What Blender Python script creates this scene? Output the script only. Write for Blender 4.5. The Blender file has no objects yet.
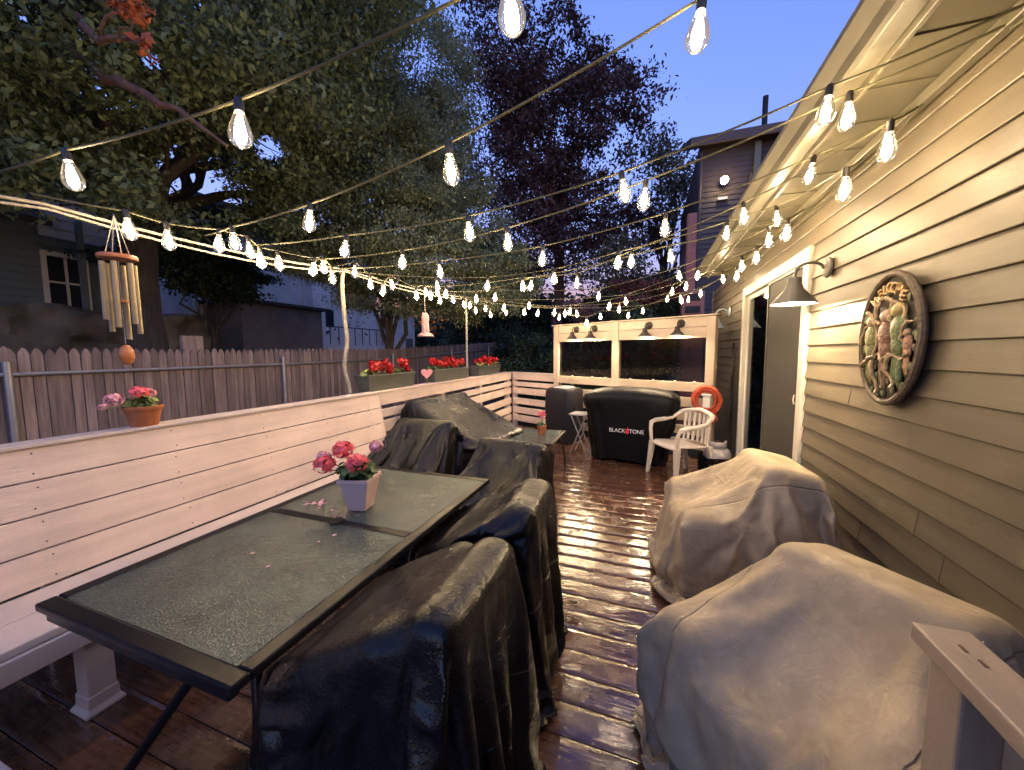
import bpy, bmesh, math, random
import numpy as np
from mathutils import Vector, Matrix, Euler
PI = math.pi
R = math.radians
sc = bpy.context.scene
col = sc.collection
random.seed(7)

# ------------------------------------------------------------------ helpers
class MB:
    """collects shapes into one mesh"""
    def __init__(s):
        s.v = []; s.f = []
    def add(s, vs, fs, M=None):
        b = len(s.v)
        s.v += [tuple(M @ Vector(p)) if M else tuple(p) for p in vs]
        s.f += [tuple(i + b for i in f) for f in fs]
        return s
    def box(s, x0, x1, y0, y1, z0, z1, M=None):
        vs = [(x0,y0,z0),(x1,y0,z0),(x1,y1,z0),(x0,y1,z0),(x0,y0,z1),(x1,y0,z1),(x1,y1,z1),(x0,y1,z1)]
        return s.add(vs, [(0,3,2,1),(4,5,6,7),(0,1,5,4),(1,2,6,5),(2,3,7,6),(3,0,4,7)], M)
    def hexa(s, lo, hi, M=None):
        vs = list(lo) + list(hi)
        return s.add(vs, [(0,3,2,1),(4,5,6,7),(0,1,5,4),(1,2,6,5),(2,3,7,6),(3,0,4,7)], M)
    def prism(s, poly, axis, a, b, M=None):
        n = len(poly)
        def P(p, t):
            return {'x': (t, p[0], p[1]), 'y': (p[0], t, p[1]), 'z': (p[0], p[1], t)}[axis]
        vs = [P(p, a) for p in poly] + [P(p, b) for p in poly]
        fs = [tuple(range(n))[::-1], tuple(range(n, 2*n))] + [(i, (i+1) % n, n+(i+1) % n, n+i) for i in range(n)]
        return s.add(vs, fs, M)
    def tube(s, pts, r, n=8, M=None, closed=False):
        pts = [Vector(p) for p in pts]
        rs = r if isinstance(r, (list, tuple)) else [r] * len(pts)
        vs = []; fs = []; N = len(pts)
        t0 = None
        for i, p in enumerate(pts):
            if closed: t = pts[(i+1) % N] - pts[i-1]
            else: t = pts[min(i+1, N-1)] - pts[max(i-1, 0)]
            t = t.normalized() if t.length > 1e-9 else Vector((0,0,1))
            if t0 is None:
                u = t.orthogonal().normalized()
            else:
                u = (u - t * u.dot(t))
                u = u.normalized() if u.length > 1e-6 else t.orthogonal().normalized()
            t0 = t
            w = t.cross(u)
            for k in range(n):
                a = 2*PI*k/n
                vs.append(p + (u*math.cos(a) + w*math.sin(a)) * rs[i])
        M2 = N if closed else N-1
        for i in range(M2):
            for k in range(n):
                a = i*n+k; b = i*n+(k+1) % n; j = ((i+1) % N)*n
                fs.append((a, b, j+(k+1) % n, j+k))
        if not closed:
            fs.append(tuple(range(n))[::-1]); fs.append(tuple(range((N-1)*n, N*n)))
        return s.add(vs, fs, M)
    def lathe(s, prof, c=(0,0,0), n=20, M=None, caps=True):
        vs = []; fs = []
        for r, z in prof:
            for k in range(n):
                a = 2*PI*k/n
                vs.append((c[0]+r*math.cos(a), c[1]+r*math.sin(a), c[2]+z))
        for i in range(len(prof)-1):
            for k in range(n):
                fs.append((i*n+k, i*n+(k+1) % n, (i+1)*n+(k+1) % n, (i+1)*n+k))
        if caps and prof[0][0] > 1e-5: fs.append(tuple(range(n))[::-1])
        if caps and prof[-1][0] > 1e-5: fs.append(tuple(range((len(prof)-1)*n, len(prof)*n)))
        return s.add(vs, fs, M)
    def ell(s, c, r, n=10, m=7, M=None):
        prof = [(math.sin(PI*i/m), -math.cos(PI*i/m)) for i in range(m+1)]
        vs = []; fs = []
        for q, z in prof:
            for k in range(n):
                a = 2*PI*k/n
                vs.append((c[0]+r[0]*max(q,1e-4)*math.cos(a), c[1]+r[1]*max(q,1e-4)*math.sin(a), c[2]+r[2]*z))
        for i in range(m):
            for k in range(n):
                fs.append((i*n+k, i*n+(k+1) % n, (i+1)*n+(k+1) % n, (i+1)*n+k))
        return s.add(vs, fs, M)
    def build(s, name, mat, parent=None, bevel=0, smooth=False, seg=1):
        me = bpy.data.meshes.new(name)
        me.from_pydata(s.v, [], s.f)
        bm = bmesh.new(); bm.from_mesh(me)
        bmesh.ops.recalc_face_normals(bm, faces=bm.faces)
        bm.to_mesh(me); bm.free()
        return link(name, me, mat, parent, bevel, smooth, seg)

def link(name, me, mat, parent=None, bevel=0, smooth=False, seg=1):
    me.materials.append(mat)
    if smooth:
        me.polygons.foreach_set('use_smooth', [True]*len(me.polygons))
        try: me.set_sharp_from_angle(angle=R(40))
        except Exception: pass
    o = bpy.data.objects.new(name, me)
    col.objects.link(o)
    if parent is not None:
        o.parent = parent
        if parent.type == 'EMPTY':
            o.matrix_parent_inverse = Matrix.Translation(-Vector(parent.location))
    if bevel:
        m = o.modifiers.new('bevel', 'BEVEL'); m.width = bevel; m.segments = seg; m.limit_method = 'ANGLE'; m.angle_limit = R(40)
    return o

def tag(o, label=None, cat=None, group=None, kind=None):
    if label: o['label'] = label
    if cat: o['category'] = cat
    if group: o['group'] = group
    if kind: o['kind'] = kind
    return o
def thing(name, label, cat, loc=(0,0,0), group=None):
    o = bpy.data.objects.new(name, None)
    o.empty_display_size = .1
    col.objects.link(o); o.location = loc
    return tag(o, label, cat, group)
def copy_tree(o, parent=None):
    c = o.copy(); col.objects.link(c)
    if parent is not None: c.parent = parent
    for ch in [x for x in bpy.data.objects if x.parent == o]:
        copy_tree(ch, c)
    return c

# ------------------------------------------------------------------ materials
def mat(name, c, rough=.5, var=0, vscale=6, stretch=(1,1,1), bump=0, bscale=60, metal=0, spec=.5, stain=0, stain_scale=1.5, c2=None,
        rvar=0, transl=0, island=0, coat=0, bdist=.01):
    m = bpy.data.materials.new(name); m.use_nodes = True
    nt = m.node_tree; N = nt.nodes; L = nt.links
    b = N['Principled BSDF']
    b.inputs['Base Color'].default_value = (*c, 1)
    b.inputs['Roughness'].default_value = rough
    b.inputs['Metallic'].default_value = metal
    b.inputs['Specular IOR Level'].default_value = spec
    if coat: b.inputs['Coat Weight'].default_value = coat; b.inputs['Coat Roughness'].default_value = .08
    tc = N.new('ShaderNodeTexCoord'); mp = N.new('ShaderNodeMapping'); mp.inputs['Scale'].default_value = stretch
    L.new(tc.outputs['Object'], mp.inputs[0])
    cur = None
    if var:
        nz = N.new('ShaderNodeTexNoise'); nz.inputs['Scale'].default_value = vscale; nz.inputs['Detail'].default_value = 6
        L.new(mp.outputs[0], nz.inputs[0])
        rp = N.new('ShaderNodeValToRGB')
        d = c2 or tuple(x*(1-var) for x in c)
        rp.color_ramp.elements[0].position = .3; rp.color_ramp.elements[0].color = (*d, 1)
        rp.color_ramp.elements[1].position = .7; rp.color_ramp.elements[1].color = (*(min(1, x*(1+var*.6)) for x in c), 1)
        L.new(nz.outputs[0], rp.inputs[0]); cur = rp.outputs[0]
        if rvar:
            mr = N.new('ShaderNodeMapRange'); mr.inputs[3].default_value = rough-rvar; mr.inputs[4].default_value = rough+rvar
            mr.inputs[1].default_value = .35; mr.inputs[2].default_value = .65
            L.new(nz.outputs[0], mr.inputs[0]); L.new(mr.outputs[0], b.inputs['Roughness'])
    if island:
        g = N.new('ShaderNodeNewGeometry'); mx = N.new('ShaderNodeMixRGB'); mx.blend_type = 'MULTIPLY'; mx.inputs[0].default_value = 1
        rp2 = N.new('ShaderNodeMapRange'); rp2.inputs[3].default_value = 1-island; rp2.inputs[4].default_value = 1+island
        L.new(g.outputs['Random Per Island'], rp2.inputs[0])
        if cur: L.new(cur, mx.inputs[1])
        else: mx.inputs[1].default_value = (*c, 1)
        L.new(rp2.outputs[0], mx.inputs[2]); cur = mx.outputs[0]
    if stain:
        nz = N.new('ShaderNodeTexNoise'); nz.inputs['Scale'].default_value = stain_scale; nz.inputs['Detail'].default_value = 8; nz.inputs['Roughness'].default_value = .65
        L.new(tc.outputs['Object'], nz.inputs[0])
        mr = N.new('ShaderNodeMapRange'); mr.inputs[1].default_value = .42; mr.inputs[2].default_value = .68; mr.inputs[3].default_value = 1; mr.inputs[4].default_value = 1-stain
        L.new(nz.outputs[0], mr.inputs[0])
        mx = N.new('ShaderNodeMixRGB'); mx.blend_type = 'MULTIPLY'; mx.inputs[0].default_value = 1
        if cur: L.new(cur, mx.inputs[1])
        else: mx.inputs[1].default_value = (*c, 1)
        L.new(mr.outputs[0], mx.inputs[2]); cur = mx.outputs[0]
    if cur: L.new(cur, b.inputs['Base Color'])
    if bump:
        nz = N.new('ShaderNodeTexNoise'); nz.inputs['Scale'].default_value = bscale; nz.inputs['Detail'].default_value = 4
        L.new(mp.outputs[0], nz.inputs[0])
        bp = N.new('ShaderNodeBump'); bp.inputs['Strength'].default_value = bump; bp.inputs['Distance'].default_value = bdist
        L.new(nz.outputs[0], bp.inputs['Height']); L.new(bp.outputs[0], b.inputs['Normal'])
    if transl:
        tr = N.new('ShaderNodeBsdfTranslucent'); mxs = N.new('ShaderNodeMixShader'); mxs.inputs[0].default_value = transl
        if cur: L.new(cur, tr.inputs[0])
        else: tr.inputs[0].default_value = (*c, 1)
        L.new(b.outputs[0], mxs.inputs[1]); L.new(tr.outputs[0], mxs.inputs[2])
        L.new(mxs.outputs[0], N['Material Output'].inputs[0])
    return m

def emit(name, c, s):
    m = bpy.data.materials.new(name); m.use_nodes = True
    nt = m.node_tree; nt.nodes.clear()
    e = nt.nodes.new('ShaderNodeEmission'); o = nt.nodes.new('ShaderNodeOutputMaterial')
    e.inputs[0].default_value = (*c, 1); e.inputs[1].default_value = s
    nt.links.new(e.outputs[0], o.inputs[0]); return m

def clear(name, tint, refl=.08, rough=.03, dark=0):
    """clear sheet: mostly see-through, some gloss"""
    m = bpy.data.materials.new(name); m.use_nodes = True
    nt = m.node_tree; N = nt.nodes; L = nt.links; N.clear()
    t = N.new('ShaderNodeBsdfTransparent'); t.inputs[0].default_value = (*tint, 1)
    g = N.new('ShaderNodeBsdfGlossy'); g.inputs['Roughness'].default_value = rough
    lw = N.new('ShaderNodeLayerWeight'); lw.inputs[0].default_value = .25
    mr = N.new('ShaderNodeMapRange'); mr.inputs[3].default_value = refl; mr.inputs[4].default_value = .8
    mx = N.new('ShaderNodeMixShader'); o = N.new('ShaderNodeOutputMaterial')
    L.new(lw.outputs['Fresnel'], mr.inputs[0]); L.new(mr.outputs[0], mx.inputs[0])
    L.new(t.outputs[0], mx.inputs[1]); L.new(g.outputs[0], mx.inputs[2]); L.new(mx.outputs[0], o.inputs[0])
    return m

BULB = 4.5
M = {}
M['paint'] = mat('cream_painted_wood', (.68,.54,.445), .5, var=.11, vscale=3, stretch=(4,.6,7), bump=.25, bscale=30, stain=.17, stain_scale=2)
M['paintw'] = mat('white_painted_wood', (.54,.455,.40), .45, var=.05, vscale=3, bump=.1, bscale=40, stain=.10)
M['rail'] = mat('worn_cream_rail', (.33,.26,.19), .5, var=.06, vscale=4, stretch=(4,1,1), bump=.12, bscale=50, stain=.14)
M['nail'] = mat('rusty_nail', (.10,.055,.035), .7)
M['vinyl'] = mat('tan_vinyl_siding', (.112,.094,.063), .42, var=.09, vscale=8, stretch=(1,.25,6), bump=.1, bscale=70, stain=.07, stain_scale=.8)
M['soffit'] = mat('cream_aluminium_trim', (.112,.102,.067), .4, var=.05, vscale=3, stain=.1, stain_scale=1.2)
M['trimw'] = mat('white_door_trim', (.50,.47,.41), .4, stain=.06)
M['screen'] = mat('grey_door_screen', (.022,.020,.017), .7, bump=.4, bscale=900, bdist=.001)
M['dark'] = mat('dark_interior', (.018,.018,.02), .8)
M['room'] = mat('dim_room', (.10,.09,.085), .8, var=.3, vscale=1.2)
M['pane'] = clear('window_glass', (.55,.6,.6), .10)
M['film'] = clear('clear_vinyl_sheet', (.62,.62,.6), .03, .08)
M['bronze'] = mat('bronze_metal', (.035,.027,.022), .45, metal=.4, var=.2)
M['greymetal'] = mat('dark_grey_enamel', (.10,.095,.085), .38, metal=.3, var=.1)
M['shadein'] = mat('white_enamel', (.75,.72,.66), .4)
M['blackm'] = mat('black_steel', (.010,.010,.012), .28, bump=.12, bscale=210, bdist=.002, spec=.12)
M['galv'] = mat('galvanised_steel', (.30,.29,.29), .45, metal=.6, var=.15)
M['fence'] = mat('weathered_fence_wood', (.22,.158,.138), .8, var=.42, vscale=3, stretch=(1,9,.7), bump=.4, bscale=14, island=.34, stain=.25, stain_scale=.9)
M['green'] = mat('geranium_leaf', (.045,.10,.02), .55, island=.4, transl=.2)
M['limeleaf'] = mat('pale_leaf', (.16,.20,.05), .55, island=.4, transl=.2)
M['red'] = mat('red_petal', (.45,.009,.009), .6, island=.3, transl=.2)
M['pink'] = mat('pink_petal', (.85,.15,.17), .6, island=.35, transl=.25)
M['palepink'] = mat('pale_pink_petal', (.75,.38,.42), .6, island=.25, transl=.25)
M['terra'] = mat('terracotta', (.34,.10,.03), .6, var=.15, vscale=20)
M['pinkpot'] = mat('pale_pink_ceramic', (.52,.375,.33), .4, var=.04)
M['planter'] = mat('grey_green_plastic', (.075,.08,.062), .5, var=.15, vscale=9)
M['soil'] = mat('potting_soil', (.03,.02,.014), .9)
M['vinylb'] = mat('wet_black_vinyl', (.011,.0105,.011), .33, var=.25, vscale=14, bump=.55, bscale=130, bdist=.004, rvar=.09)
M['black'] = mat('matte_black_cover', (.0025,.0025,.003), .5, spec=.2, var=.25, vscale=5, bump=.15, bscale=200, bdist=.003)
M['charcoal'] = mat('charcoal_cover', (.012,.011,.014), .6, spec=.3, var=.2, vscale=5, bump=.15, bscale=200, bdist=.003)
M['canvas'] = mat('beige_canvas', (.37,.285,.20), .72, var=.12, vscale=3, bump=.2, bscale=300, bdist=.002, stain=.22, stain_scale=2.6)
M['plastic'] = mat('white_plastic', (.52,.465,.41), .35)
M['orange'] = mat('orange_hose', (.45,.062,.02), .45)
M['grey'] = mat('grey_paint', (.30,.28,.29), .4)
M['bamboo'] = mat('bamboo', (.26,.20,.11), .5, var=.25, vscale=8)
M['brownwood'] = mat('varnished_wood', (.36,.12,.04), .4, var=.3, vscale=12, stretch=(1,1,5))
M['rope'] = mat('white_rope', (.30,.27,.22), .8, var=.3, vscale=30)
M['cord'] = mat('dark_green_cord', (.085,.08,.045), .6, spec=.2)
M['socket'] = mat('black_socket', (.02,.018,.014), .5)
M['bulbglass'] = clear('clear_bulb_glass', (.97,.95,.9), .06, .02)
def lit_glass(m):
    nt = m.node_tree; N = nt.nodes; L = nt.links; o = [n for n in N if n.type == 'OUTPUT_MATERIAL'][0]; src = o.inputs[0].links[0].from_socket
    e = N.new('ShaderNodeEmission'); e.inputs[0].default_value = (1,.76,.42,1); e.inputs[1].default_value = .0016
    a = N.new('ShaderNodeAddShader'); L.new(src, a.inputs[0]); L.new(e.outputs[0], a.inputs[1]); L.new(a.outputs[0], o.inputs[0])
lit_glass(M['bulbglass'])
M['glow'] = emit('bulb_glow', (1,.73,.43), BULB)
M['lampglow'] = emit('lamp_glow', (1,.74,.45), 22)
M['flood'] = emit('flood_glow', (1,.72,.40), 2.2)
M['pinkheart'] = mat('pink_heart', (.62,.26,.27), .5)
M['heron'] = mat('pink_feeder', (.36,.23,.22), .4)
M['text'] = mat('white_print', (.7,.7,.7), .6)
M['redprint'] = mat('red_print', (.55,.02,.02), .6)

def cover_mat(name, c, rough, wrinkle, wscale, seams, drops, stain, spec=.5):
    """sheet material: fine crumple, sewn seams that follow the cut of the cover, rain drops, stains"""
    m = mat(name, c, rough, var=.18, vscale=4, stain=stain, stain_scale=2.6, spec=spec)
    nt = m.node_tree; N = nt.nodes; L = nt.links; b = N['Principled BSDF']
    tc = N.new('ShaderNodeTexCoord')
    def noise(sc_, det, dist=0):
        n = N.new('ShaderNodeTexNoise'); n.inputs['Scale'].default_value = sc_; n.inputs['Detail'].default_value = det; n.inputs['Distortion'].default_value = dist
        L.new(tc.outputs['Object'], n.inputs[0]); return n
    def bump(h, st, d, prev=None):
        p = N.new('ShaderNodeBump'); p.inputs['Strength'].default_value = st; p.inputs['Distance'].default_value = d
        L.new(h, p.inputs['Height'])
        if prev: L.new(prev, p.inputs['Normal'])
        return p.outputs[0]
    n1 = noise(wscale, 3, 1.2); nb = bump(n1.outputs[0], wrinkle, .03)
    n2 = noise(wscale*3.3, 4, .6); nb = bump(n2.outputs[0], wrinkle*.7, .010, nb)
    if drops:
        v = N.new('ShaderNodeTexVoronoi'); v.inputs['Scale'].default_value = 110; L.new(tc.outputs['Object'], v.inputs[0])
        mr = N.new('ShaderNodeMapRange'); mr.inputs[1].default_value = 0; mr.inputs[2].default_value = .4; mr.inputs[3].default_value = 1; mr.inputs[4].default_value = 0
        L.new(v.outputs[0], mr.inputs[0]); nb = bump(mr.outputs[0], drops, .004, nb)
    if seams:
        a = N.new('ShaderNodeAttribute'); a.attribute_name = 'rest'
        sx = N.new('ShaderNodeSeparateXYZ'); L.new(a.outputs['Vector'], sx.inputs[0])
        prev = None
        for out, at in seams:
            d = N.new('ShaderNodeMath'); d.operation = 'SUBTRACT'; d.inputs[1].default_value = at; L.new(sx.outputs[out], d.inputs[0])
            e = N.new('ShaderNodeMath'); e.operation = 'ABSOLUTE'; L.new(d.outputs[0], e.inputs[0])
            f = N.new('ShaderNodeMapRange'); f.inputs[1].default_value = .002; f.inputs[2].default_value = .007; f.inputs[3].default_value = 1; f.inputs[4].default_value = 0
            L.new(e.outputs[0], f.inputs[0])
            if prev:
                g = N.new('ShaderNodeMath'); g.operation = 'MAXIMUM'; L.new(prev, g.inputs[0]); L.new(f.outputs[0], g.inputs[1]); prev = g.outputs[0]
            else: prev = f.outputs[0]
        inv = N.new('ShaderNodeMath'); inv.operation = 'MULTIPLY'; inv.inputs[1].default_value = -1; L.new(prev, inv.inputs[0])
        nb = bump(inv.outputs[0], .8, .008, nb)
    L.new(nb, b.inputs['Normal'])
    # wetter and drier patches
    n3 = noise(5, 4); mr = N.new('ShaderNodeMapRange'); mr.inputs[1].default_value = .38; mr.inputs[2].default_value = .62; mr.inputs[3].default_value = rough*.62; mr.inputs[4].default_value = rough*1.3
    L.new(n3.outputs[0], mr.inputs[0]); L.new(mr.outputs[0], b.inputs['Roughness'])
    return m
M['vinylb'] = cover_mat('wet_black_vinyl', (.006,.0056,.0058), .35, .13, 22, [(2,.60)], .3, 0, spec=.33)
M['canvas'] = cover_mat('beige_canvas', (.37,.305,.21), .75, .30, 7, [(2,.50),(1,.30),(1,-.30)], 0, .34, spec=.25)

def wet_deck():
    m = bpy.data.materials.new('wet_brown_decking'); m.use_nodes = True
    nt = m.node_tree; N = nt.nodes; L = nt.links; b = N['Principled BSDF']
    tc = N.new('ShaderNodeTexCoord')
    g = N.new('ShaderNodeNewGeometry')
    mp = N.new('ShaderNodeMapping'); mp.inputs['Scale'].default_value = (1.2,14,1)
    L.new(tc.outputs['Object'], mp.inputs[0])
    grain = N.new('ShaderNodeTexNoise'); grain.inputs['Scale'].default_value = 5; grain.inputs['Detail'].default_value = 8
    L.new(mp.outputs[0], grain.inputs[0])
    rp = N.new('ShaderNodeValToRGB')
    rp.color_ramp.elements[0].position = .3; rp.color_ramp.elements[0].color = (.050,.021,.012,1)
    rp.color_ramp.elements[1].position = .75; rp.color_ramp.elements[1].color = (.118,.056,.033,1)
    L.new(grain.outputs[0], rp.inputs[0])
    mr0 = N.new('ShaderNodeMapRange'); mr0.inputs[3].default_value = .75; mr0.inputs[4].default_value = 1.25
    L.new(g.outputs['Random Per Island'], mr0.inputs[0])
    mx = N.new('ShaderNodeMixRGB'); mx.blend_type = 'MULTIPLY'; mx.inputs[0].default_value = 1
    L.new(rp.outputs[0], mx.inputs[1]); L.new(mr0.outputs[0], mx.inputs[2]); L.new(mx.outputs[0], b.inputs['Base Color'])
    # water film: broad patches of standing water, scattered dry spots
    pud = N.new('ShaderNodeTexNoise'); pud.inputs['Scale'].default_value = 5.5; pud.inputs['Detail'].default_value = 9; pud.inputs['Roughness'].default_value = .68
    L.new(tc.outputs['Object'], pud.inputs[0])
    mr = N.new('ShaderNodeMapRange'); mr.inputs[1].default_value = .45; mr.inputs[2].default_value = .66; mr.inputs[3].default_value = .09; mr.inputs[4].default_value = .40
    L.new(pud.outputs[0], mr.inputs[0]); L.new(mr.outputs[0], b.inputs['Roughness'])
    mrc = N.new('ShaderNodeMapRange'); mrc.inputs[1].default_value = .47; mrc.inputs[2].default_value = .62; mrc.inputs[3].default_value = .8; mrc.inputs[4].default_value = .0
    L.new(pud.outputs[0], mrc.inputs[0]); L.new(mrc.outputs[0], b.inputs['Coat Weight']); b.inputs['Coat Roughness'].default_value = .05
    # drops and ripples
    vo = N.new('ShaderNodeTexVoronoi'); vo.inputs['Scale'].default_value = 95
    L.new(tc.outputs['Object'], vo.inputs[0])
    mr2 = N.new('ShaderNodeMapRange'); mr2.inputs[1].default_value = 0; mr2.inputs[2].default_value = .35; mr2.inputs[3].default_value = 1; mr2.inputs[4].default_value = 0
    L.new(vo.outputs[0], mr2.inputs[0])
    nz = N.new('ShaderNodeTexNoise'); nz.inputs['Scale'].default_value = 24; nz.inputs['Detail'].default_value = 3
    L.new(tc.outputs['Object'], nz.inputs[0])
    mul = N.new('ShaderNodeMath'); mul.operation = 'MULTIPLY'
    dm = N.new('ShaderNodeMapRange'); dm.inputs[1].default_value = .5; dm.inputs[2].default_value = .6
    L.new(nz.outputs[0], dm.inputs[0])
    L.new(mr2.outputs[0], mul.inputs[0]); L.new(dm.outputs[0], mul.inputs[1])
    add = N.new('ShaderNodeMath'); add.operation = 'MULTIPLY_ADD'; add.inputs[1].default_value = .55
    L.new(mul.outputs[0], add.inputs[0]); L.new(nz.outputs[0], add.inputs[2])
    gb = N.new('ShaderNodeBump'); gb.inputs['Strength'].default_value = .25; gb.inputs['Distance'].default_value = .004
    L.new(grain.outputs[0], gb.inputs['Height'])
    bp = N.new('ShaderNodeBump'); bp.inputs['Strength'].default_value = .26; bp.inputs['Distance'].default_value = .006
    L.new(add.outputs[0], bp.inputs['Height']); L.new(gb.outputs[0], bp.inputs['Normal'])
    L.new(bp.outputs[0], b.inputs['Normal']); L.new(bp.outputs[0], b.inputs['Coat Normal'])
    return m
M['deck'] = wet_deck()

def pebble_glass():
    m = mat('pebbled_wet_glass', (.045,.068,.058), .13, var=.25, vscale=5)
    nt = m.node_tree; N = nt.nodes; L = nt.links; b = N['Principled BSDF']
    tc = N.new('ShaderNodeTexCoord')
    vo = N.new('ShaderNodeTexVoronoi'); vo.feature = 'SMOOTH_F1'; vo.inputs['Scale'].default_value = 190
    nz = N.new('ShaderNodeTexNoise'); nz.inputs['Scale'].default_value = 130; nz.inputs['Detail'].default_value = 5
    L.new(tc.outputs['Object'], vo.inputs[0]); L.new(tc.outputs['Object'], nz.inputs[0])
    a = N.new('ShaderNodeMath'); a.operation = 'ADD'; L.new(vo.outputs[0], a.inputs[0]); L.new(nz.outputs[0], a.inputs[1])
    bp = N.new('ShaderNodeBump'); bp.inputs['Strength'].default_value = .8; bp.inputs['Distance'].default_value = .0028
    L.new(a.outputs[0], bp.inputs['Height']); L.new(bp.outputs[0], b.inputs['Normal'])
    return m
M['glass'] = pebble_glass()

# ------------------------------------------------------------------ draped covers: cloth falling over chair forms
COVERS = []     # (name, material, label, category, group, box of the bag, solids, options)
def solid_box(bm_list, c, s, rot=0, tilt=0):
    bm_list.append((c, s, rot, tilt))

def make_bag(x0, x1, y0, y1, z0, z1, step, seed, flare=0):
    bm = bmesh.new()
    nx = max(4, round((x1-x0)/step)); ny = max(4, round((y1-y0)/step)); nz = max(4, round((z1-z0)/step))
    g = {}
    rnd = random.Random(seed)
    def V(i, j, k):
        key = (i, j, k)
        if key not in g:
            fx = i/nx-.5; fy = j/ny-.5; t = 1-k/nz
            ed = max(abs(fx), abs(fy)); per = (i+j) if fx*fy >= 0 else (i-j+3)
            s = 1+flare*t*(1+.75*math.sin(per*1.05+seed)+.35*math.sin(per*2.3)) if ed > .499 else 1+flare*t*.6
            x = (x0+x1)/2+fx*(x1-x0)*s; y = (y0+y1)/2+fy*(y1-y0)*s
            # softened corners
            z = z0+(z1-z0)*k/nz
            g[key] = bm.verts.new((x+rnd.uniform(-1,1)*.004, y+rnd.uniform(-1,1)*.004, z+rnd.uniform(-1,1)*.004))
        return g[key]
    for i in range(nx):
        for j in range(ny):
            bm.faces.new((V(i,j,nz), V(i+1,j,nz), V(i+1,j+1,nz), V(i,j+1,nz)))
    for k in range(nz):
        for i in range(nx):
            bm.faces.new((V(i,0,k), V(i+1,0,k), V(i+1,0,k+1), V(i,0,k+1)))
            bm.faces.new((V(i+1,ny,k), V(i,ny,k), V(i,ny,k+1), V(i+1,ny,k+1)))
        for j in range(ny):
            bm.faces.new((V(0,j+1,k), V(0,j,k), V(0,j,k+1), V(0,j+1,k+1)))
            bm.faces.new((V(nx,j,k), V(nx,j+1,k), V(nx,j+1,k+1), V(nx,j,k+1)))
    me = bpy.data.meshes.new('bag'); bm.to_mesh(me); bm.free()
    return me

def add_cover(name, m, label, cat, group, bag, solids, loc, rot=0, step=.032, grow=.0, bend=.6, stiff=14, flare=0.0, seed=1, frames=0, round=.05):
    COVERS.append(dict(round=round,name=name, mat=m, label=label, cat=cat, group=group, bag=bag, solids=solids, loc=loc, rot=rot, step=step, grow=grow, bend=bend, stiff=stiff, flare=flare, seed=seed))

def run_covers(nframes=36):
    cos = []; tmp = []
    for ci, c in enumerate(COVERS):
        off = Vector(((ci % 4)*4.0, (ci//4)*4.0, 0))
        c['off'] = off
        mb = MB()
        for (cc, s, rot, tilt) in c['solids']:
            T = Matrix.Translation(off+Vector(cc)) @ Euler((0, tilt, rot)).to_matrix().to_4x4()
            mb.box(-s[0]/2, s[0]/2, -s[1]/2, s[1]/2, -s[2]/2, s[2]/2, T)
        o = mb.build('form', M['dark'], None, bevel=c['round'], seg=5)
        dg = bpy.context.evaluated_depsgraph_get()
        me = bpy.data.meshes.new_from_object(o.evaluated_get(dg)); o.modifiers.clear(); o.data = me
        mod = o.modifiers.new('col', 'COLLISION'); o.collision.thickness_outer = .012; o.collision.cloth_friction = 12
        tmp.append(o)
        bag = make_bag(*c['bag'], c['step'], c['seed'], c['flare'])
        bo = bpy.data.objects.new('bag', bag); col.objects.link(bo); bo.location = off
        cl = bo.modifiers.new('cloth', 'CLOTH'); st = cl.settings
        st.quality = 6; st.mass = .25; st.tension_stiffness = c['stiff']; st.compression_stiffness = c['stiff']; st.shear_stiffness = c['stiff']*.5
        st.bending_stiffness = c['bend']; st.air_damping = 2; st.shrink_min = -c['grow']
        cl.collision_settings.distance_min = .010; cl.collision_settings.collision_quality = 3
        cl.collision_settings.use_self_collision = False
        cl.point_cache.frame_start = 1; cl.point_cache.frame_end = nframes+2
        c['bo'] = bo
    mb = MB(); mb.box(-3, 16, -3, 14, -.2, 0)
    fl = mb.build('form', M['dark']); fl.modifiers.new('col', 'COLLISION'); fl.collision.thickness_outer = .008; fl.collision.cloth_friction = 20; tmp.append(fl)
    for f in range(1, nframes+1):
        sc.frame_set(f)
    dg = bpy.context.evaluated_depsgraph_get()
    res = []
    for c in COVERS:
        me = bpy.data.meshes.new_from_object(c['bo'].evaluated_get(dg))
        res.append(me)
    for c, me in zip(COVERS, res):
        src = c['bo'].data; at = me.attributes.new('rest', 'FLOAT_VECTOR', 'POINT')
        buf = np.zeros(len(src.vertices)*3, np.float32); src.vertices.foreach_get('co', buf); at.data.foreach_set('vector', buf)
        bo = c['bo']; bo.modifiers.clear(); tmp.append(bo)
        me.materials.clear()
        o = link(c['name'], me, c['mat'], None, 0, False)
        me.polygons.foreach_set('use_smooth', [True]*len(me.polygons))
        sm = o.modifiers.new('relax', 'SMOOTH'); sm.factor = .3; sm.iterations = 1
        ss = o.modifiers.new('sub', 'SUBSURF'); ss.levels = 1; ss.render_levels = 1
        sd = o.modifiers.new('thick', 'SOLIDIFY'); sd.thickness = .0025
        o.location = c['loc']; o.rotation_euler = (0, 0, c['rot'])
        tag(o, c['label'], c['cat'], c['group'])
        c['obj'] = o
    for o in tmp: bpy.data.objects.remove(o, do_unlink=True)
    sc.frame_set(1)

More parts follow.
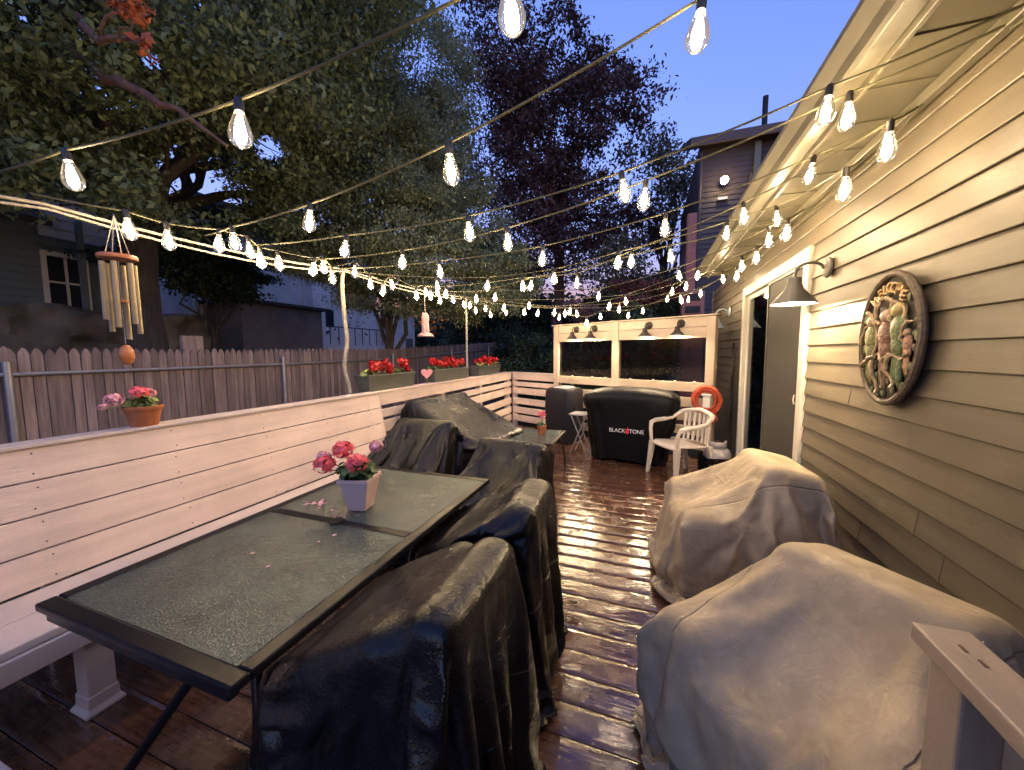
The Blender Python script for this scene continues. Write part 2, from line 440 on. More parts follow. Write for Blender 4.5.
# local frame of a chair: +x is the back of the chair, seat reaches to -x, base at z=0
def chair_solids(w, d, seat, back, arm, bt=.12, aw=.09, tilt=.12, bw=None):
    bw = bw or w*.98
    return [((0,0,seat/2),(d,w,seat),0,0),
            ((d/2-bt/2+.01,0,(seat-.08+back)/2),(bt,bw,back-seat+.08),0,tilt),
            ((-.04,w/2-aw/2,arm/2),(d*.86,aw,arm),0,0), ((-.04,-w/2+aw/2,arm/2),(d*.86,aw,arm),0,0)]
G_B = 'black covered dining chairs'
# two on the aisle side of the dining table, backs to the aisle (+x)
add_cover('chair_cover', M['vinylb'], 'wet black chair cover nearest the camera, hem spread under the near table corner', 'chair cover', G_B,
          (-.31,.29,-.36,.33,.0,.94), chair_solids(.44,.60,.44,.87,.58,bt=.11,tilt=.04)+[((-.02,0,.69),(.44,.50,.08),0,-.52)], (-.725,.91,0), 0, grow=.05, seed=1, bend=.06, step=.023, stiff=9, flare=.10)
add_cover('chair_cover', M['vinylb'], 'second wet black chair cover on the aisle side, behind the nearest one', 'chair cover', G_B,
          (-.27,.30,-.32,.32,.0,.92), chair_solids(.42,.56,.44,.84,.58,bt=.13,tilt=.04)+[((-.02,0,.66),(.44,.48,.08),0,-.52)], (-.735,1.60,0), R(3), grow=.05, seed=2, bend=.06, step=.023, stiff=9, flare=.10)
# two at the far end, backs away from the table (+y)
add_cover('chair_cover', M['vinylb'], 'upright square shouldered black chair cover at the far table end beside the bench', 'chair cover', G_B,
          (-.33,.37,-.37,.37,.0,.97), chair_solids(.56,.64,.44,.91,.58), (-1.80,2.46,0), R(88), grow=.04, seed=3, bend=.08, step=.026, stiff=9, flare=.08)
add_cover('chair_cover', M['vinylb'], 'low slanting black chair cover at the far table end, next to the aisle', 'chair cover', G_B,
          (-.34,.42,-.33,.33,.0,.90), chair_solids(.56,.56,.44,.82,.58,tilt=.3), (-1.00,2.36,0), R(80), grow=.05, seed=4, bend=.08, step=.026, stiff=9, flare=.08)
# lounge chair by the slatted railing
add_cover('lounge_cover', M['vinylb'], 'large black cover slanting down from the slatted railing with shiny wet top', 'lounge cover', None,
          (-.52,.56,-.58,.58,.0,1.04), [((0,0,.24),(.88,1.04,.48),0,0), ((-.03,0,.56),(.94,1.04,.30),0,-.42), ((.36,0,.60),(.14,1.04,.70),0,.2)], (-2.02,4.02,0), R(172), step=.03, grow=.04, seed=5, bend=.1, stiff=9, flare=.07)
# two beige covered armchairs by the house wall, backs to the wall (+x)
add_cover('armchair_cover', M['canvas'], 'beige canvas armchair cover with flaring hem, standing in front of the sliding door', 'armchair cover', 'beige covered armchairs',
          (-.43,.50,-.42,.42,.12,.89), chair_solids(.76,.70,.44,.80,.54,bt=.30,aw=.18,tilt=.2,bw=.50), (.55,2.72,0), R(4), step=.028, grow=.06, seed=6, bend=.3, stiff=12, flare=.10, round=.055)
add_cover('armchair_cover', M['canvas'], 'stained beige canvas armchair cover nearest the camera, beside the cream stair rail', 'armchair cover', 'beige covered armchairs',
          (-.46,.53,-.44,.44,.13,.81), chair_solids(.80,.72,.40,.72,.50,bt=.30,aw=.20,tilt=.2,bw=.54), (.575,1.41,0), R(40), step=.026, grow=.06, seed=7, bend=.3, stiff=12, flare=.07, round=.06)
run_covers()

# ------------------------------------------------------------------ setting: ground, deck
SA = R(26)                               # the back end of the deck is cut at this angle
SD = Vector((math.cos(SA), -math.sin(SA), 0)); S0 = Vector((-2.7, 7.5, 0))
mb = MB(); mb.add([(-400,-400,-.55),(400,-400,-.55),(400,600,-.55),(-400,600,-.55)], [(0,1,2,3)])
M['soilg'] = mat('lawn_and_earth', (.028,.034,.014), .95, var=.4, vscale=1.2, bump=.6, bscale=8, bdist=.05)
tag(mb.build('ground', M['soilg']), kind='structure')
mb = MB(); y = -1.95+.072
while y < 7.5:
    y1 = y+.1415
    xr = 1.18
    if y > 5.5: xr = min(1.18, -2.7+(7.47-y1)/math.tan(SA))
    if xr > -2.7:
        w_ = y1-y; tl = random.uniform(-.0003,.0003)
        pr_ = [(y,-.03),(y1,-.03),(y1,-.0015)]+[(y+w_*f, -.0004*(2*f-1)**2+tl*(2*f-1)-(.0006 if f in (0,1) else 0)) for f in (1,.985,.8,.6,.4,.2,.015,0)][1:-1]+[(y,-.0015)]
        mb.prism(pr_, 'x', -2.74, xr)
    y += .146
tag(mb.build('deck', M['deck'], smooth=True), kind='structure')
mb = MB()
mb.box(-2.7,1.1,-2,5.4,-.25,-.06)
tag(mb.build('deck_frame', M['dark']), kind='structure')

# ------------------------------------------------------------------ house: siding, eave, sliding door
H = thing('house', 'tan sided house with cream eave and sliding door beside the deck', 'house', (1.2,2,-.5))
WX = 1.19; YE = 8.3
prof = [(WX+.10,-.5)]
zz = -.492; laps = []
while zz < 2.64:
    laps.append(zz); zz += .127
mb = MB()
for z0 in laps:
    z1 = min(z0+.127, 2.66)
    # leaning lap with a 13 mm butt edge
    poly = [(WX+.10,z0),(WX-.013,z0),(WX-.015,z0+.004),(WX-.001,z1-.0005),(WX+.10,z1-.0005)]
    mb.prism(poly, 'y', -3.2, 3.56)
    mb.prism(poly, 'y', 5.70, YE)
    if z0 > 2.27: mb.prism(poly, 'y', 3.5605, 5.6995)
    if z1 < .05: mb.prism(poly, 'y', 3.5605, 5.6995)
rj = random.Random(31)
for z0 in laps:      # overlapping ends of the siding panels
    z1 = min(z0+.127, 2.66)
    for k in range(2):
        a = rj.uniform(-2.5,2.9) if k == 0 else rj.uniform(5.75,7.4)
        poly = [(WX-.001,z0+.001),(WX-.0152,z0+.0005),(WX-.0170,z0+.004),(WX-.0028,z1-.004),(WX-.001,z1-.004)]
        mb.prism(poly, 'y', a, min(a+rj.uniform(.5,1.3), 3.555 if k == 0 else YE-.05))
mb.build('wall', M['vinyl'], H)
mb = MB()
for z0 in laps: # end wall beyond the corner
    z1 = min(z0+.127, 2.66)
    mb.prism([(YE-.01,z0),(YE+.013,z0),(YE+.001,z1),(YE-.01,z1)], 'x', WX+.06, 6)
mb.build('end_wall', M['vinyl'], H)
MB().box(WX-.022,WX+.06,YE-.03,YE+.03,-.5,2.66).build('corner_trim', M['vinyl'], H, bevel=.003)
# eave
YF = 6.62
mb = MB().box(.875,1.23,-3.2,YF,2.656,2.671)
for i in range(int((YF+3.2)/.3)): mb.box(.875,1.23,-3.2+i*.3,-3.188+i*.3,2.650,2.6565)
mb.build('soffit', M['soffit'], H)
mb = MB().box(1.131,1.172,-3.2,YF,2.606,2.6555); mb.build('frieze', M['soffit'], H, bevel=.004)
mb = MB().box(.856,.875,-3.2,YF,2.625,2.825); mb.build('fascia', M['soffit'], H, bevel=.002)
g = [(.684,2.425),(.622,2.425),(.612,2.44),(.604,2.475),(.585,2.505),(.575,2.52),(.575,2.545),(.585,2.548),(.590,2.54),(.60,2.535),(.684,2.535)]
g = [(p[0]*1.25,1.5+(p[1]-1.5)*1.25) for p in g]
MB().prism(g, 'y', -3.2, YF+.01).build('gutter', M['soffit'], H, bevel=.002)
mb = MB().prism([(.75,2.832),(.75,2.85),(5.7,5.37),(5.7,5.35)], 'y', -3.2, YF+.02)
M['shingle'] = mat('brown_shingles', (.05,.036,.032), .85, var=.35, vscale=18, stretch=(1,1,3), bump=.5, bscale=30)
mb.build('roof', M['shingle'], H)
# sliding door  y 2.85..4.56, z .04..2.14
def door():
    D = MB()
    w = .105; X = WX; ya, yb, zt = 3.562, 5.698, 2.305
    D.box(X-.035,X+.015,ya,ya+w,.02,zt); D.box(X-.035,X+.015,yb-w,yb,.02,zt)
    D.box(X-.035,X+.015,ya+w+.001,yb-w-.001,zt-w,zt); D.box(X-.035,X+.015,ya+w+.001,yb-w-.001,.02,.075)
    D.build('door_casing', M['trimw'], H, bevel=.004)
    def frame(mb, y0, y1, z0, z1, x0, x1, t):
        mb.box(x0,x1,y0,y0+t,z0,z1); mb.box(x0,x1,y1-t,y1,z0,z1); mb.box(x0,x1,y0+t+.0005,y1-t-.0005,z1-t,z1); mb.box(x0,x1,y0+t+.0005,y1-t-.0005,z0,z0+t)
    ym = 4.63; a = ya+w+.002; b = yb-w-.002; z0, z1 = .077, zt-w-.002
    fr = MB(); frame(fr, ym-.05, b, z0, z1, X+.005, X+.038, .06)
    fo = fr.build('sliding_panel', M['trimw'], H, bevel=.003)
    MB().box(X+.018,X+.023,ym+.0105,b-.0605,z0+.0605,z1-.0605).build('glass', M['pane'], fo)
    fr = MB(); frame(fr, a, ym, z0, z1, X-.026, X-.002, .026)
    so = fr.build('screen_door', M['greymetal'], H, bevel=.002)
    MB().box(X-.016,X-.012,a+.0265,ym-.0265,z0+.0265,z1-.0265).build('screen_mesh', M['screen'], so)
    MB().tube([(X-.04,a+.013,1.06),(X-.048,a+.013,1.10),(X-.04,a+.013,1.14)], .006, 6).build('handle', M['trimw'], so)
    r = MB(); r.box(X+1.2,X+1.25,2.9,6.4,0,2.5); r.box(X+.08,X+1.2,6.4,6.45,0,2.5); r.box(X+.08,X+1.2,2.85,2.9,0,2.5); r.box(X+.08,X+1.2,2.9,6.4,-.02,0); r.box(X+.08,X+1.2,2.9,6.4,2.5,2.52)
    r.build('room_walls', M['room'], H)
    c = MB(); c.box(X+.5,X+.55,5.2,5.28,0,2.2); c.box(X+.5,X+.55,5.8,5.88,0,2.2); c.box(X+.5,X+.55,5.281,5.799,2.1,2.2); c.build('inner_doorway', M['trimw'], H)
door()

# ------------------------------------------------------------------ barn lamps
def barn_lamp(name, label, metal, lit, group, r=.112, drop=.10, reach=.14):
    """built with the wall plate at the origin, arm reaching to -y, shade hanging below"""
    t = thing(name, label, 'wall lamp', (0,0,0), group)
    MR = Matrix.Rotation(R(90), 4, 'X')
    p = MB(); p.lathe([(.0001,0),(.055,0),(.06,.006),(.055,.016),(.04,.022),(.022,.026),(.0001,.027)], (0,0,0), 20, MR)
    p.build('backplate', metal, t, smooth=True)
    pts = [(0,-.02,0)]
    for k in range(9):
        a = PI*k/8
        pts.append((0, -.03-(reach-.03)*(1-math.cos(a))/2, .045*math.sin(a)+(-.02)*(k/8)))
    pts.append((0,-reach,-.05))
    MB().tube(pts, .0085, 8).build('arm', metal, t, smooth=True)
    z = -.05
    sh = MB(); sh.lathe([(.0001,z+.005),(.03,z+.004),(.035,z-.005),(.035,z-.035),(.042,z-.045),(.045,z-.06),(r*.97,z-drop-.055),(r,z-drop-.062),(r-.004,z-drop-.062),(r*.95,z-drop-.053),(.041,z-.062),(.0001,z-.058)], (0,-reach,0), 28)
    so = sh.build('shade', metal, t, smooth=True)
    il = MB(); il.lathe([(r*.935,z-drop-.052),(.037,z-.066),(.0001,z-.064)], (0,-reach,0), 28, None, False)
    il.build('reflector', M['shadein'], so, smooth=True)
    b = MB(); b.ell((0,-reach,z-drop-.022), (.030,.030,.036), 12, 8)
    b.build('light_bulb', M['lampglow'] if lit else M['shadein'], t, smooth=True)
    return t
L0 = barn_lamp('barn_lamp', 'grey barn lamp lit beside the sliding door frame, between door and oval plaque', M['greymetal'], True, None, r=.118, drop=.09, reach=.165)
L0.scale = (1.2,1.2,1.2); L0.location = (1.175,3.25,2.075); L0.rotation_euler = (0,0,R(-90))
L1 = barn_lamp('barn_lamp', 'unlit pale blue barn lamp on the house wall beyond the sliding door', mat('pale_blue_enamel',(.30,.36,.42),.4), False, None, r=.12, drop=.1, reach=.16)
L1.scale = (1.2,1.2,1.2); L1.location = (1.175,6.56,2.10); L1.rotation_euler = (0,0,R(-90))

# ------------------------------------------------------------------ oval plaque with parrots
def plaque():
    t = thing('wall_plaque', 'oval carved plaque with three parrots among branches and the word WELCOME on tan siding', 'wall plaque', (.935,1.99,1.55))
    # local build: u along wall toward the camera (= -y), v up, depth toward -x
    def W(u, v, d): return (.930-d, 1.99-u, 1.545+v)
    a, b = .168, .262
    n = 56
    back = MB(); vs = []; fs = []
    for d in (0,.014):
        for k in range(n):
            q = 2*PI*k/n; vs.append(W(a*.97*math.cos(q), b*.97*math.sin(q), d))
    fs = [tuple(range(n)), tuple(range(n,2*n))] + [(k,(k+1) % n,n+(k+1) % n,n+k) for k in range(n)]
    back.add(vs, fs); back.build('backboard', mat('dark_carved_ground', (.035,.03,.022), .7, var=.4, vscale=30), t)
    rim = MB(); rim.tube([W(a*math.cos(2*PI*k/n), b*math.sin(2*PI*k/n), .018) for k in range(n)], .014, 8, closed=True)
    rim.build('rim', mat('brown_carved_rim', (.085,.062,.04), .6, var=.35, vscale=40, bump=.5, bscale=80), t, smooth=True)
    br = MB(); rnd = random.Random(3)
    wood = mat('carved_branch', (.33,.24,.14), .55, var=.3, vscale=40)
    lines = [[(-.14,-.02),(-.11,.05),(-.06,.10),(-.03,.15),(.0,.17)], [(.0,.17),(.04,.15),(.09,.12),(.12,.06),(.145,.06)], [(-.13,-.12),(-.08,-.08),(-.03,-.06),(.0,-.09),(.05,-.06),(.10,-.08),(.13,-.06)],
             [(-.045,.15),(-.05,.08),(-.045,.0),(-.05,-.08)], [(.045,.15),(.04,.08),(.05,.02)], [(-.08,.10),(-.02,.06),(.02,.10),(.05,.15)], [(-.06,-.09),(-.05,-.15),(-.03,-.20),(-.02,-.235)], [(.04,-.07),(.03,-.13),(.06,-.17),(.07,-.20)],
             [(-.11,.12),(-.07,.10),(-.12,.08)], [(.06,-.06),(.01,-.13),(.0,-.2)], [(.12,.06),(.10,.0),(.13,-.04)]]
    for l in lines:
        pts = []
        for i in range(len(l)-1):
            for s in range(4):
                f = s/4; pts.append(W(l[i][0]*(1-f)+l[i+1][0]*f, l[i][1]*(1-f)+l[i+1][1]*f, .036+.006*math.sin(i*2+s)))
        pts.append(W(*l[-1], .032))
        br.tube(pts, [.0075*(1-.35*i/len(pts)) for i in range(len(pts))], 6)
    br.build('branches', wood, t, smooth=True)
    def parrot(u, v, s, cb, ch, tailc, lean=0):
        mb_ = MB()
        def E(du, dv, ru, rv, rd, d=.026): mb_.ell((.930-d, 1.99-(u+du*s), 1.545+v+dv*s), (rd*s, ru*s, rv*s), 12, 8)
        E(0,0,.034,.062,.022); E(0,-.05,.028,.05,.018); 
        for k in range(3): E(-.012+.012*k,-.125-.01*k,.010,.062,.010)
        o = mb_.build('parrot_body', mat('parrot_'+tailc, cb, .5, var=.45, vscale=60, bump=.6, bscale=90), t, smooth=True)
        mb_ = MB(); E(.004*lean,.068,.024,.027,.020,.03)
        h = mb_.build('parrot_head', mat('parrot_head_'+tailc, ch, .5, var=.2, vscale=60), o, smooth=True)
        k = MB(); k.ell((.930-.034, 1.99-(u+.022*s*lean), 1.545+v+.062*s), (.009*s,.010*s,.014*s), 8, 6)
        k.build('beak', mat('beak_'+tailc, (.5,.4,.25), .5), o, smooth=True)
    parrot(-.085,.01,1.0,(.17,.18,.065),(.36,.29,.15),'olive',1)
    parrot(.0,.02,1.05,(.20,.105,.075),(.38,.26,.20),'rust',1)
    parrot(.072,.035,1.1,(.12,.165,.07),(.33,.27,.10),'green',-1)
    parrot(.118,-.02,.6,(.36,.20,.12),(.45,.30,.18),'small',-1)
    lf = MB()
    for k in range(90):
        q = rnd.uniform(0,2*PI); rr = rnd.uniform(.5,.93)
        u = a*rr*math.cos(q); v = b*rr*math.sin(q)
        if -.1 < v < .17 and abs(u) < .1: continue
        lf.ell((.930-.022, 1.99-u, 1.545+v), (.008, rnd.uniform(.006,.012), rnd.uniform(.010,.02)), 6, 4)
    lf.build('carved_leaves', mat('carved_leaves', (.14,.15,.07), .6, island=.5), t, smooth=True)
    # lettering on the arc
    word = 'WELCOME'
    lm = MB()
    for i, ch in enumerate(word):
        q = R(128-76*i/6)
        u = .123*math.cos(q); v = .205*math.sin(q)+.002
        me = text_mesh(ch, .058, .008)
        ang = (q-PI/2)*.75
        MX = Matrix(((0,0,-1,.930-.022),(-1,0,0,1.99-u),(0,1,0,1.545+v),(0,0,0,1))) @ Matrix.Rotation(ang,4,'Z')
        lm.add([tuple(x.co) for x in me.vertices], [tuple(p.vertices) for p in me.polygons], MX)
    lm.build('lettering', mat('gold_letters', (.48,.32,.13), .45), t)
    return t
def text_mesh(s, size, ext):
    cu = bpy.data.curves.new('t', 'FONT'); cu.body = s; cu.size = size; cu.extrude = ext; cu.align_x = 'CENTER'; cu.align_y = 'CENTER'
    o = bpy.data.objects.new('t', cu); col.objects.link(o)
    dg = bpy.context.evaluated_depsgraph_get()
    me = bpy.data.meshes.new_from_object(o.evaluated_get(dg))
    bpy.data.objects.remove(o, do_unlink=True)
    return me
PL = plaque()
PL.scale = (1.25,1.45,1.22); PL.location = (1.169,2.425,1.5625)

# ------------------------------------------------------------------ built-in bench
def bench():
    t = thing('built_in_bench', 'long cream bench with leaning plank back along the left edge of the deck', 'bench', (-2.4,1,0))
    Y0, Y1 = -1.6, 3.255
    s = MB(); s.box(-2.335,-2.125,Y0,Y1,.415,.45); s.box(-2.555,-2.341,Y0,Y1,.415,.45)
    s.build('seat', M['paintw'], t, bevel=.006, seg=2)
    a = MB(); a.box(-2.145,-2.115,Y0,Y1,.325,.413); a.build('apron', M['paintw'], t, bevel=.004)
    a = MB()
    for yy in (-.6,.25,.8,1.6,2.4): a.box(-2.55,-2.15,yy-.02,yy+.02,.325,.413)
    a.build('seat_brace', M['paintw'], t, bevel=.003)
    # back planks lean outward
    ang = math.atan2(.125, .62)
    T = Matrix.Translation((-2.562,0,.455)) @ Matrix.Rotation(-ang, 4, 'Y')
    b = MB(); z = .0; L = .632
    hs = (L-.006*3)/4
    for k in range(4):
        b.box(-.03,0,Y0,Y1,z,z+hs,T); z += hs+.006
    bo = b.build('backrest', M['paint'], t, bevel=.004, seg=2)
    nl = MB(); z = 0; rnd = random.Random(5)
    for k in range(4):
        for yy in (.28,.84,1.40,1.96,2.52,3.08):
            for dz in (.03,hs-.03):
                c = T @ Vector((0, yy+rnd.uniform(-.012,.012), z+dz))
                nl.ell(tuple(c), (.002,.0042,.0042), 7, 4)
        z += hs+.006
    nl.build('nails', M['nail'], bo)
    MB().box(-2.80,-2.665,Y0,Y1,1.074,1.092).build('top_cap', M['paintw'], t, bevel=.003)
    bk = MB()
    for yy in (-.3,.9,2.1,3.2): bk.box(-2.76,-2.72,yy-.045,yy+.045,0,1.072)
    bk.build('back_studs', M['paint'], t)
    for yy in (-.75,.80,2.35):
        lg = MB(); lg.box(-2.235,-2.145,yy-.045,yy+.045,0,.413)
        lo = lg.build('leg', M['paintw'], t, bevel=.004)
        f = MB(); f.lathe([(.09,.0),(.09,.012),(.072,.03),(.070,.075),(.066,.08)], (-2.19,yy,0), 4, Matrix.Translation((-2.19,yy,0)) @ Matrix.Rotation(PI/4,4,'Z') @ Matrix.Translation((2.19,-yy,0)))
        f.build('post_base', M['paintw'], lo, bevel=.003)
bench()

# ------------------------------------------------------------------ slatted railing along the left and across the back corner
SLATS = [(.135,1.07),(.09,.89),(.13,.765),(.13,.55),(.13,.36),(.13,.19)]   # (height, top)
def side_rail():
    t = thing('slatted_railing', 'cream slatted railing behind the lounge cover, running from the bench to the corner', 'railing', (-2.72,5.4,0))
    for h, top in SLATS:
        MB().box(-2.735,-2.70,3.275,7.46,top-h,top).build('slat', M['paint'], t, bevel=.004)
    MB().box(-2.86,-2.69,3.26,7.5,1.072,1.09).build('top_cap', M['paint'], t, bevel=.003)
    for yy in (3.32,4.7,6.0,7.42): MB().box(-2.83,-2.737,yy-.045,yy+.045,-.3,1.07).build('post', M['paint'], t, bevel=.003)
side_rail()
def corner_rail():
    t = thing('slatted_railing', 'short cream slatted railing between the corner and the lamp screen', 'railing', tuple(S0))
    T = Matrix.Translation(S0) @ Matrix.Rotation(-SA, 4, 'Z')
    for h, top in SLATS:
        MB().box(.02,1.155,0,.035,top-h,top,T).build('slat', M['paint'], t, bevel=.004)
    MB().box(-.02,1.155,-.01,.12,1.072,1.09,T).build('top_cap', M['paint'], t, bevel=.003)
    MB().box(-.03,.06,.037,.12,-.3,1.07,T).build('post', M['paint'], t, bevel=.003)
corner_rail()
def lamp_screen():
    t = thing('privacy_screen', 'tall cream timber screen with two clear panels across the back of the deck', 'screen', tuple(S0+SD*2.5))
    T = Matrix.Translation(S0) @ Matrix.Rotation(-SA, 4, 'Z')
    P = M['rail2'] = mat('warm_painted_timber', (.42,.345,.265), .5, var=.06, vscale=4, stretch=(1,1,4), bump=.12, bscale=40, stain=.1)
    for u in (1.16,2.40,3.86):
        MB().box(u,u+.115,-.03,.085,-.3,1.985,T).build('post', P, t, bevel=.005)
    for (u0,u1) in ((1.277,2.398),(2.517,3.858)):
        for z0,z1 in ((1.845,1.985),(1.69,1.840)): MB().box(u0,u1,-.015,.03,z0,z1,T).build('top_board', P, t, bevel=.004)
        MB().box(u0,u1,-.022,.04,.925,1.06,T).build('lower_rail', P, t, bevel=.004)
        MB().box(u0,u1,.012,.0145,1.061,1.689,T).build('clear_panel', M['film'], t)
        for z0,z1 in ((.70,.84),(.50,.63),(.30,.43),(.10,.23)): MB().box(u0,u1,-.01,.03,z0,z1,T).build('slat', P, t, bevel=.004)
    MB().box(1.13,4.0,-.05,.10,1.987,2.006,T).build('top_cap', P, t, bevel=.003)
    # small clamps along the lower rail
    for i, u in enumerate((1.60,2.02,2.28,2.74,3.12,3.45,3.72)):
        MB().ell((u,-.02,1.066),(.022,.016,.014),8,5,T).build('clamp', M['plastic'], t, smooth=True)
lamp_screen()
TS = Matrix.Translation(S0) @ Matrix.Rotation(-SA, 4, 'Z')
lab = ['lit bronze barn lamp at the outer end of the screen, above the small grill cover', 'lit bronze barn lamp second from the corner railing, left of the centre post', 'lit bronze barn lamp just right of the centre post, above the black griddle cover', 'lit bronze barn lamp nearest the house, above the hose end of the screen']
for u, l in zip((1.68,2.06,3.03,3.51), lab):
    o = barn_lamp('barn_lamp', l, M['bronze'], True, 'bronze barn lamps on the screen', r=.105, drop=.06, reach=.13)
    p = TS @ Vector((u,-.016,1.90)); o.location = p; o.rotation_euler = (0,0,-SA)

# ------------------------------------------------------------------ dining table
def dining_table():
    t = thing('dining_table', 'long black dining table with two wet pebbled glass panels beside the bench', 'table', (-1.34,1.3,0))
    X0,X1,Y0,Y1 = -1.80,-.90,.54,2.085; Z = .72
    f = MB(); w = .05
    f.box(X0,X1,Y0,Y0+w,Z-.026,Z); f.box(X0,X1,Y1-w,Y1,Z-.026,Z); f.box(X0,X0+w,Y0+w+.0005,Y1-w-.0005,Z-.026,Z); f.box(X1-w,X1,Y0+w+.0005,Y1-w-.0005,Z-.026,Z)
    f.box(X0+w+.0005,X1-w-.0005,1.29,1.335,Z-.026,Z-.001)
    f.build('frame', M['blackm'], t, bevel=.006, seg=2)
    for yy in (Y0+.012, Y1-.05): MB().box(X0+.03,X1-.03,yy,yy+.03,Z-.06,Z-.0265).build('under_frame', M['blackm'], t, bevel=.004)
    for a,b in ((Y0+w,1.2895),(1.3355,Y1-w)):
        MB().box(X0+w+.001,X1-w-.001,a+.001,b-.001,Z-.010,Z-.002).build('glass_panel', M['glass'], t)
    MB().lathe([(.022,.0),(.034,.0),(.034,.006),(.022,.006)], (-1.345,1.312,Z-.001), 20).build('umbrella_ring', M['blackm'], t)
    for (ya,yf) in ((Y0+.28,Y0+.10),(Y1-.28,Y1-.10)):
        for xs in ((-1.24,-1.30,-1.436,-1.54,-1.70),(-1.22,-1.19,-1.12,-1.06,-.98)):
            pts = [(x, ya+(yf-ya)*q, z) for x,q,z in zip(xs,(0,.12,.40,.68,1),(.693,.60,.40,.235,.0))]
            MB().tube(pts, .0165, 10).build('leg', M['blackm'], t, smooth=True)
    MB().box(-1.26,-1.20,Y0+.29,Y1-.29,.60,.63).build('stretcher', M['blackm'], t, bevel=.004)
dining_table()
# side table
def side_table():
    t = thing('side_table', 'small glass topped side table with curved dark legs beside the aisle', 'side table', (-1.25,4.3,0))
    X0,X1,Y0,Y1,Z = -1.56,-.95,3.95,4.68,.50
    f = MB(); w = .035
    f.box(X0,X1,Y0,Y0+w,Z-.022,Z); f.box(X0,X1,Y1-w,Y1,Z-.022,Z); f.box(X0,X0+w,Y0+w+.0005,Y1-w-.0005,Z-.022,Z); f.box(X1-w,X1,Y0+w+.0005,Y1-w-.0005,Z-.022,Z)
    f.build('frame', M['bronze'], t, bevel=.005, seg=2)
    MB().box(X0+w+.001,X1-w-.001,Y0+w+.001,Y1-w-.001,Z-.010,Z-.002).build('glass_top', M['glass'], t)
    for x,sx in ((X0+.05,-1),(X1-.05,1)):
        for y_,sy in ((Y0+.05,-1),(Y1-.05,1)):
            pts = [(x+sx*(.035*math.sin(q*PI*.9)-.02+.045*q*q), y_+sy*(.02*math.sin(q*PI)+.03*q*q), (Z-.023)*(1-q)) for q in [k/8 for k in range(9)]]
            MB().tube(pts, .0115, 8).build('leg', M['bronze'], t, smooth=True)
    MB().tube([(X1-.05,Y0+.05,.30),(X1-.03,(Y0+Y1)/2,.335),(X1-.05,Y1-.05,.30)], .008, 8).build('stretcher', M['bronze'], t, smooth=True)
side_table()

# ------------------------------------------------------------------ flowers
def petals_mesh(mb, c, r, n, s, rnd, flat=.8):
    for k in range(n):
        d = Vector((rnd.gauss(0,1), rnd.gauss(0,1), rnd.gauss(0,1)+.35)).normalized()
        p = Vector(c)+Vector((d.x*r, d.y*r, d.z*r*flat))*rnd.uniform(.75,1.05)
        u = d.orthogonal().normalized(); u.rotate(Matrix.Rotation(rnd.uniform(0,6.28),3,d)); w = d.cross(u)
        s1 = s*rnd.uniform(.7,1.25)
        mb.add([p-u*s1*.5, p+w*s1*.5+d*s1*.15, p+u*s1*.6+d*s1*.1, p-w*s1*.5+d*s1*.15], [(0,1,2,3)])
def leaves_mesh(mb, c, r, n, s, rnd):
    for k in range(n):
        d = Vector((rnd.gauss(0,1), rnd.gauss(0,1), rnd.gauss(0,.7)+.25)).normalized()
        p = Vector(c)+Vector((d.x*r[0], d.y*r[1], d.z*r[2]))*rnd.uniform(.35,1.0)
        nrm = (d+Vector((rnd.uniform(-.5,.5),rnd.uniform(-.5,.5),.9))).normalized()
        u = nrm.orthogonal().normalized(); u.rotate(Matrix.Rotation(rnd.uniform(0,6.28),3,nrm)); w = nrm.cross(u)
        s1 = s*rnd.uniform(.6,1.2); m = 7
        ring = [p+(u*math.cos(2*PI*i/m)+w*math.sin(2*PI*i/m))*s1*.5*(1+.12*(i % 2))-nrm*s1*.10*(i % 2) for i in range(m)]
        mb.add(ring+[p-nrm*s1*.12], [(i,(i+1) % m,m) for i in range(m)])
def stem(mb, a, b): mb.tube([a, ((a[0]+b[0])/2, (a[1]+b[1])/2, (a[2]+b[2])/2+.01), b], .003, 5)

def table_pot():
    rnd = random.Random(11)
    x,y_,z = -1.35,1.475,.7195
    t = thing('flower_pot', 'pale pink square tapered pot of deep pink geraniums on the long glass table', 'potted plant', (x,y_,z))
    p = MB(); MX = Matrix.Translation((x,y_,z)) @ Matrix.Rotation(R(14),4,'Z')
    def sq(a, zz): return [(-a,-a,zz),(a,-a,zz),(a,a,zz),(-a,a,zz)]
    p.hexa(sq(.046,0), sq(.076,.155), MX)
    p.build('pot', M['pinkpot'], t, bevel=.006, seg=2)
    r_ = MB()
    for (x0,x1,y0,y1) in ((-.079,.079,-.079,-.069),(-.079,.079,.069,.079),(-.079,-.069,-.0688,.0688),(.069,.079,-.0688,.0688)): r_.box(x0,x1,y0,y1,.15,.166,MX)
    r_.build('rim', M['pinkpot'], t)
    MB().box(-.068,.068,-.068,.068,.156,.159,MX).build('soil', M['soil'], t)
    f = MB(); leaves_mesh(f, (x-.02,y_,z+.20), (.10,.09,.05), 130, .046, rnd); f.build('foliage', M['green'], t)
    s = MB(); bl = [((x-.165,y_-.06,z+.225),.050),((x-.12,y_+.02,z+.285),.050),((x+.02,y_-.04,z+.245),.052),((x+.04,y_+.08,z+.30),.03),((x-.20,y_-.03,z+.25),.032)]
    for c,r in bl: stem(s, (x,y_,z+.16), (c[0],c[1],c[2]-r*.5))
    s.build('stems', M['limeleaf'], t)
    for i,(c,r) in enumerate(bl):
        f = MB(); petals_mesh(f, c, r, 90, .028, rnd); f.build('bloom', M['pink'] if i in (0,2) else (M['pink'] if i == 1 else M['palepink']), t)
table_pot()
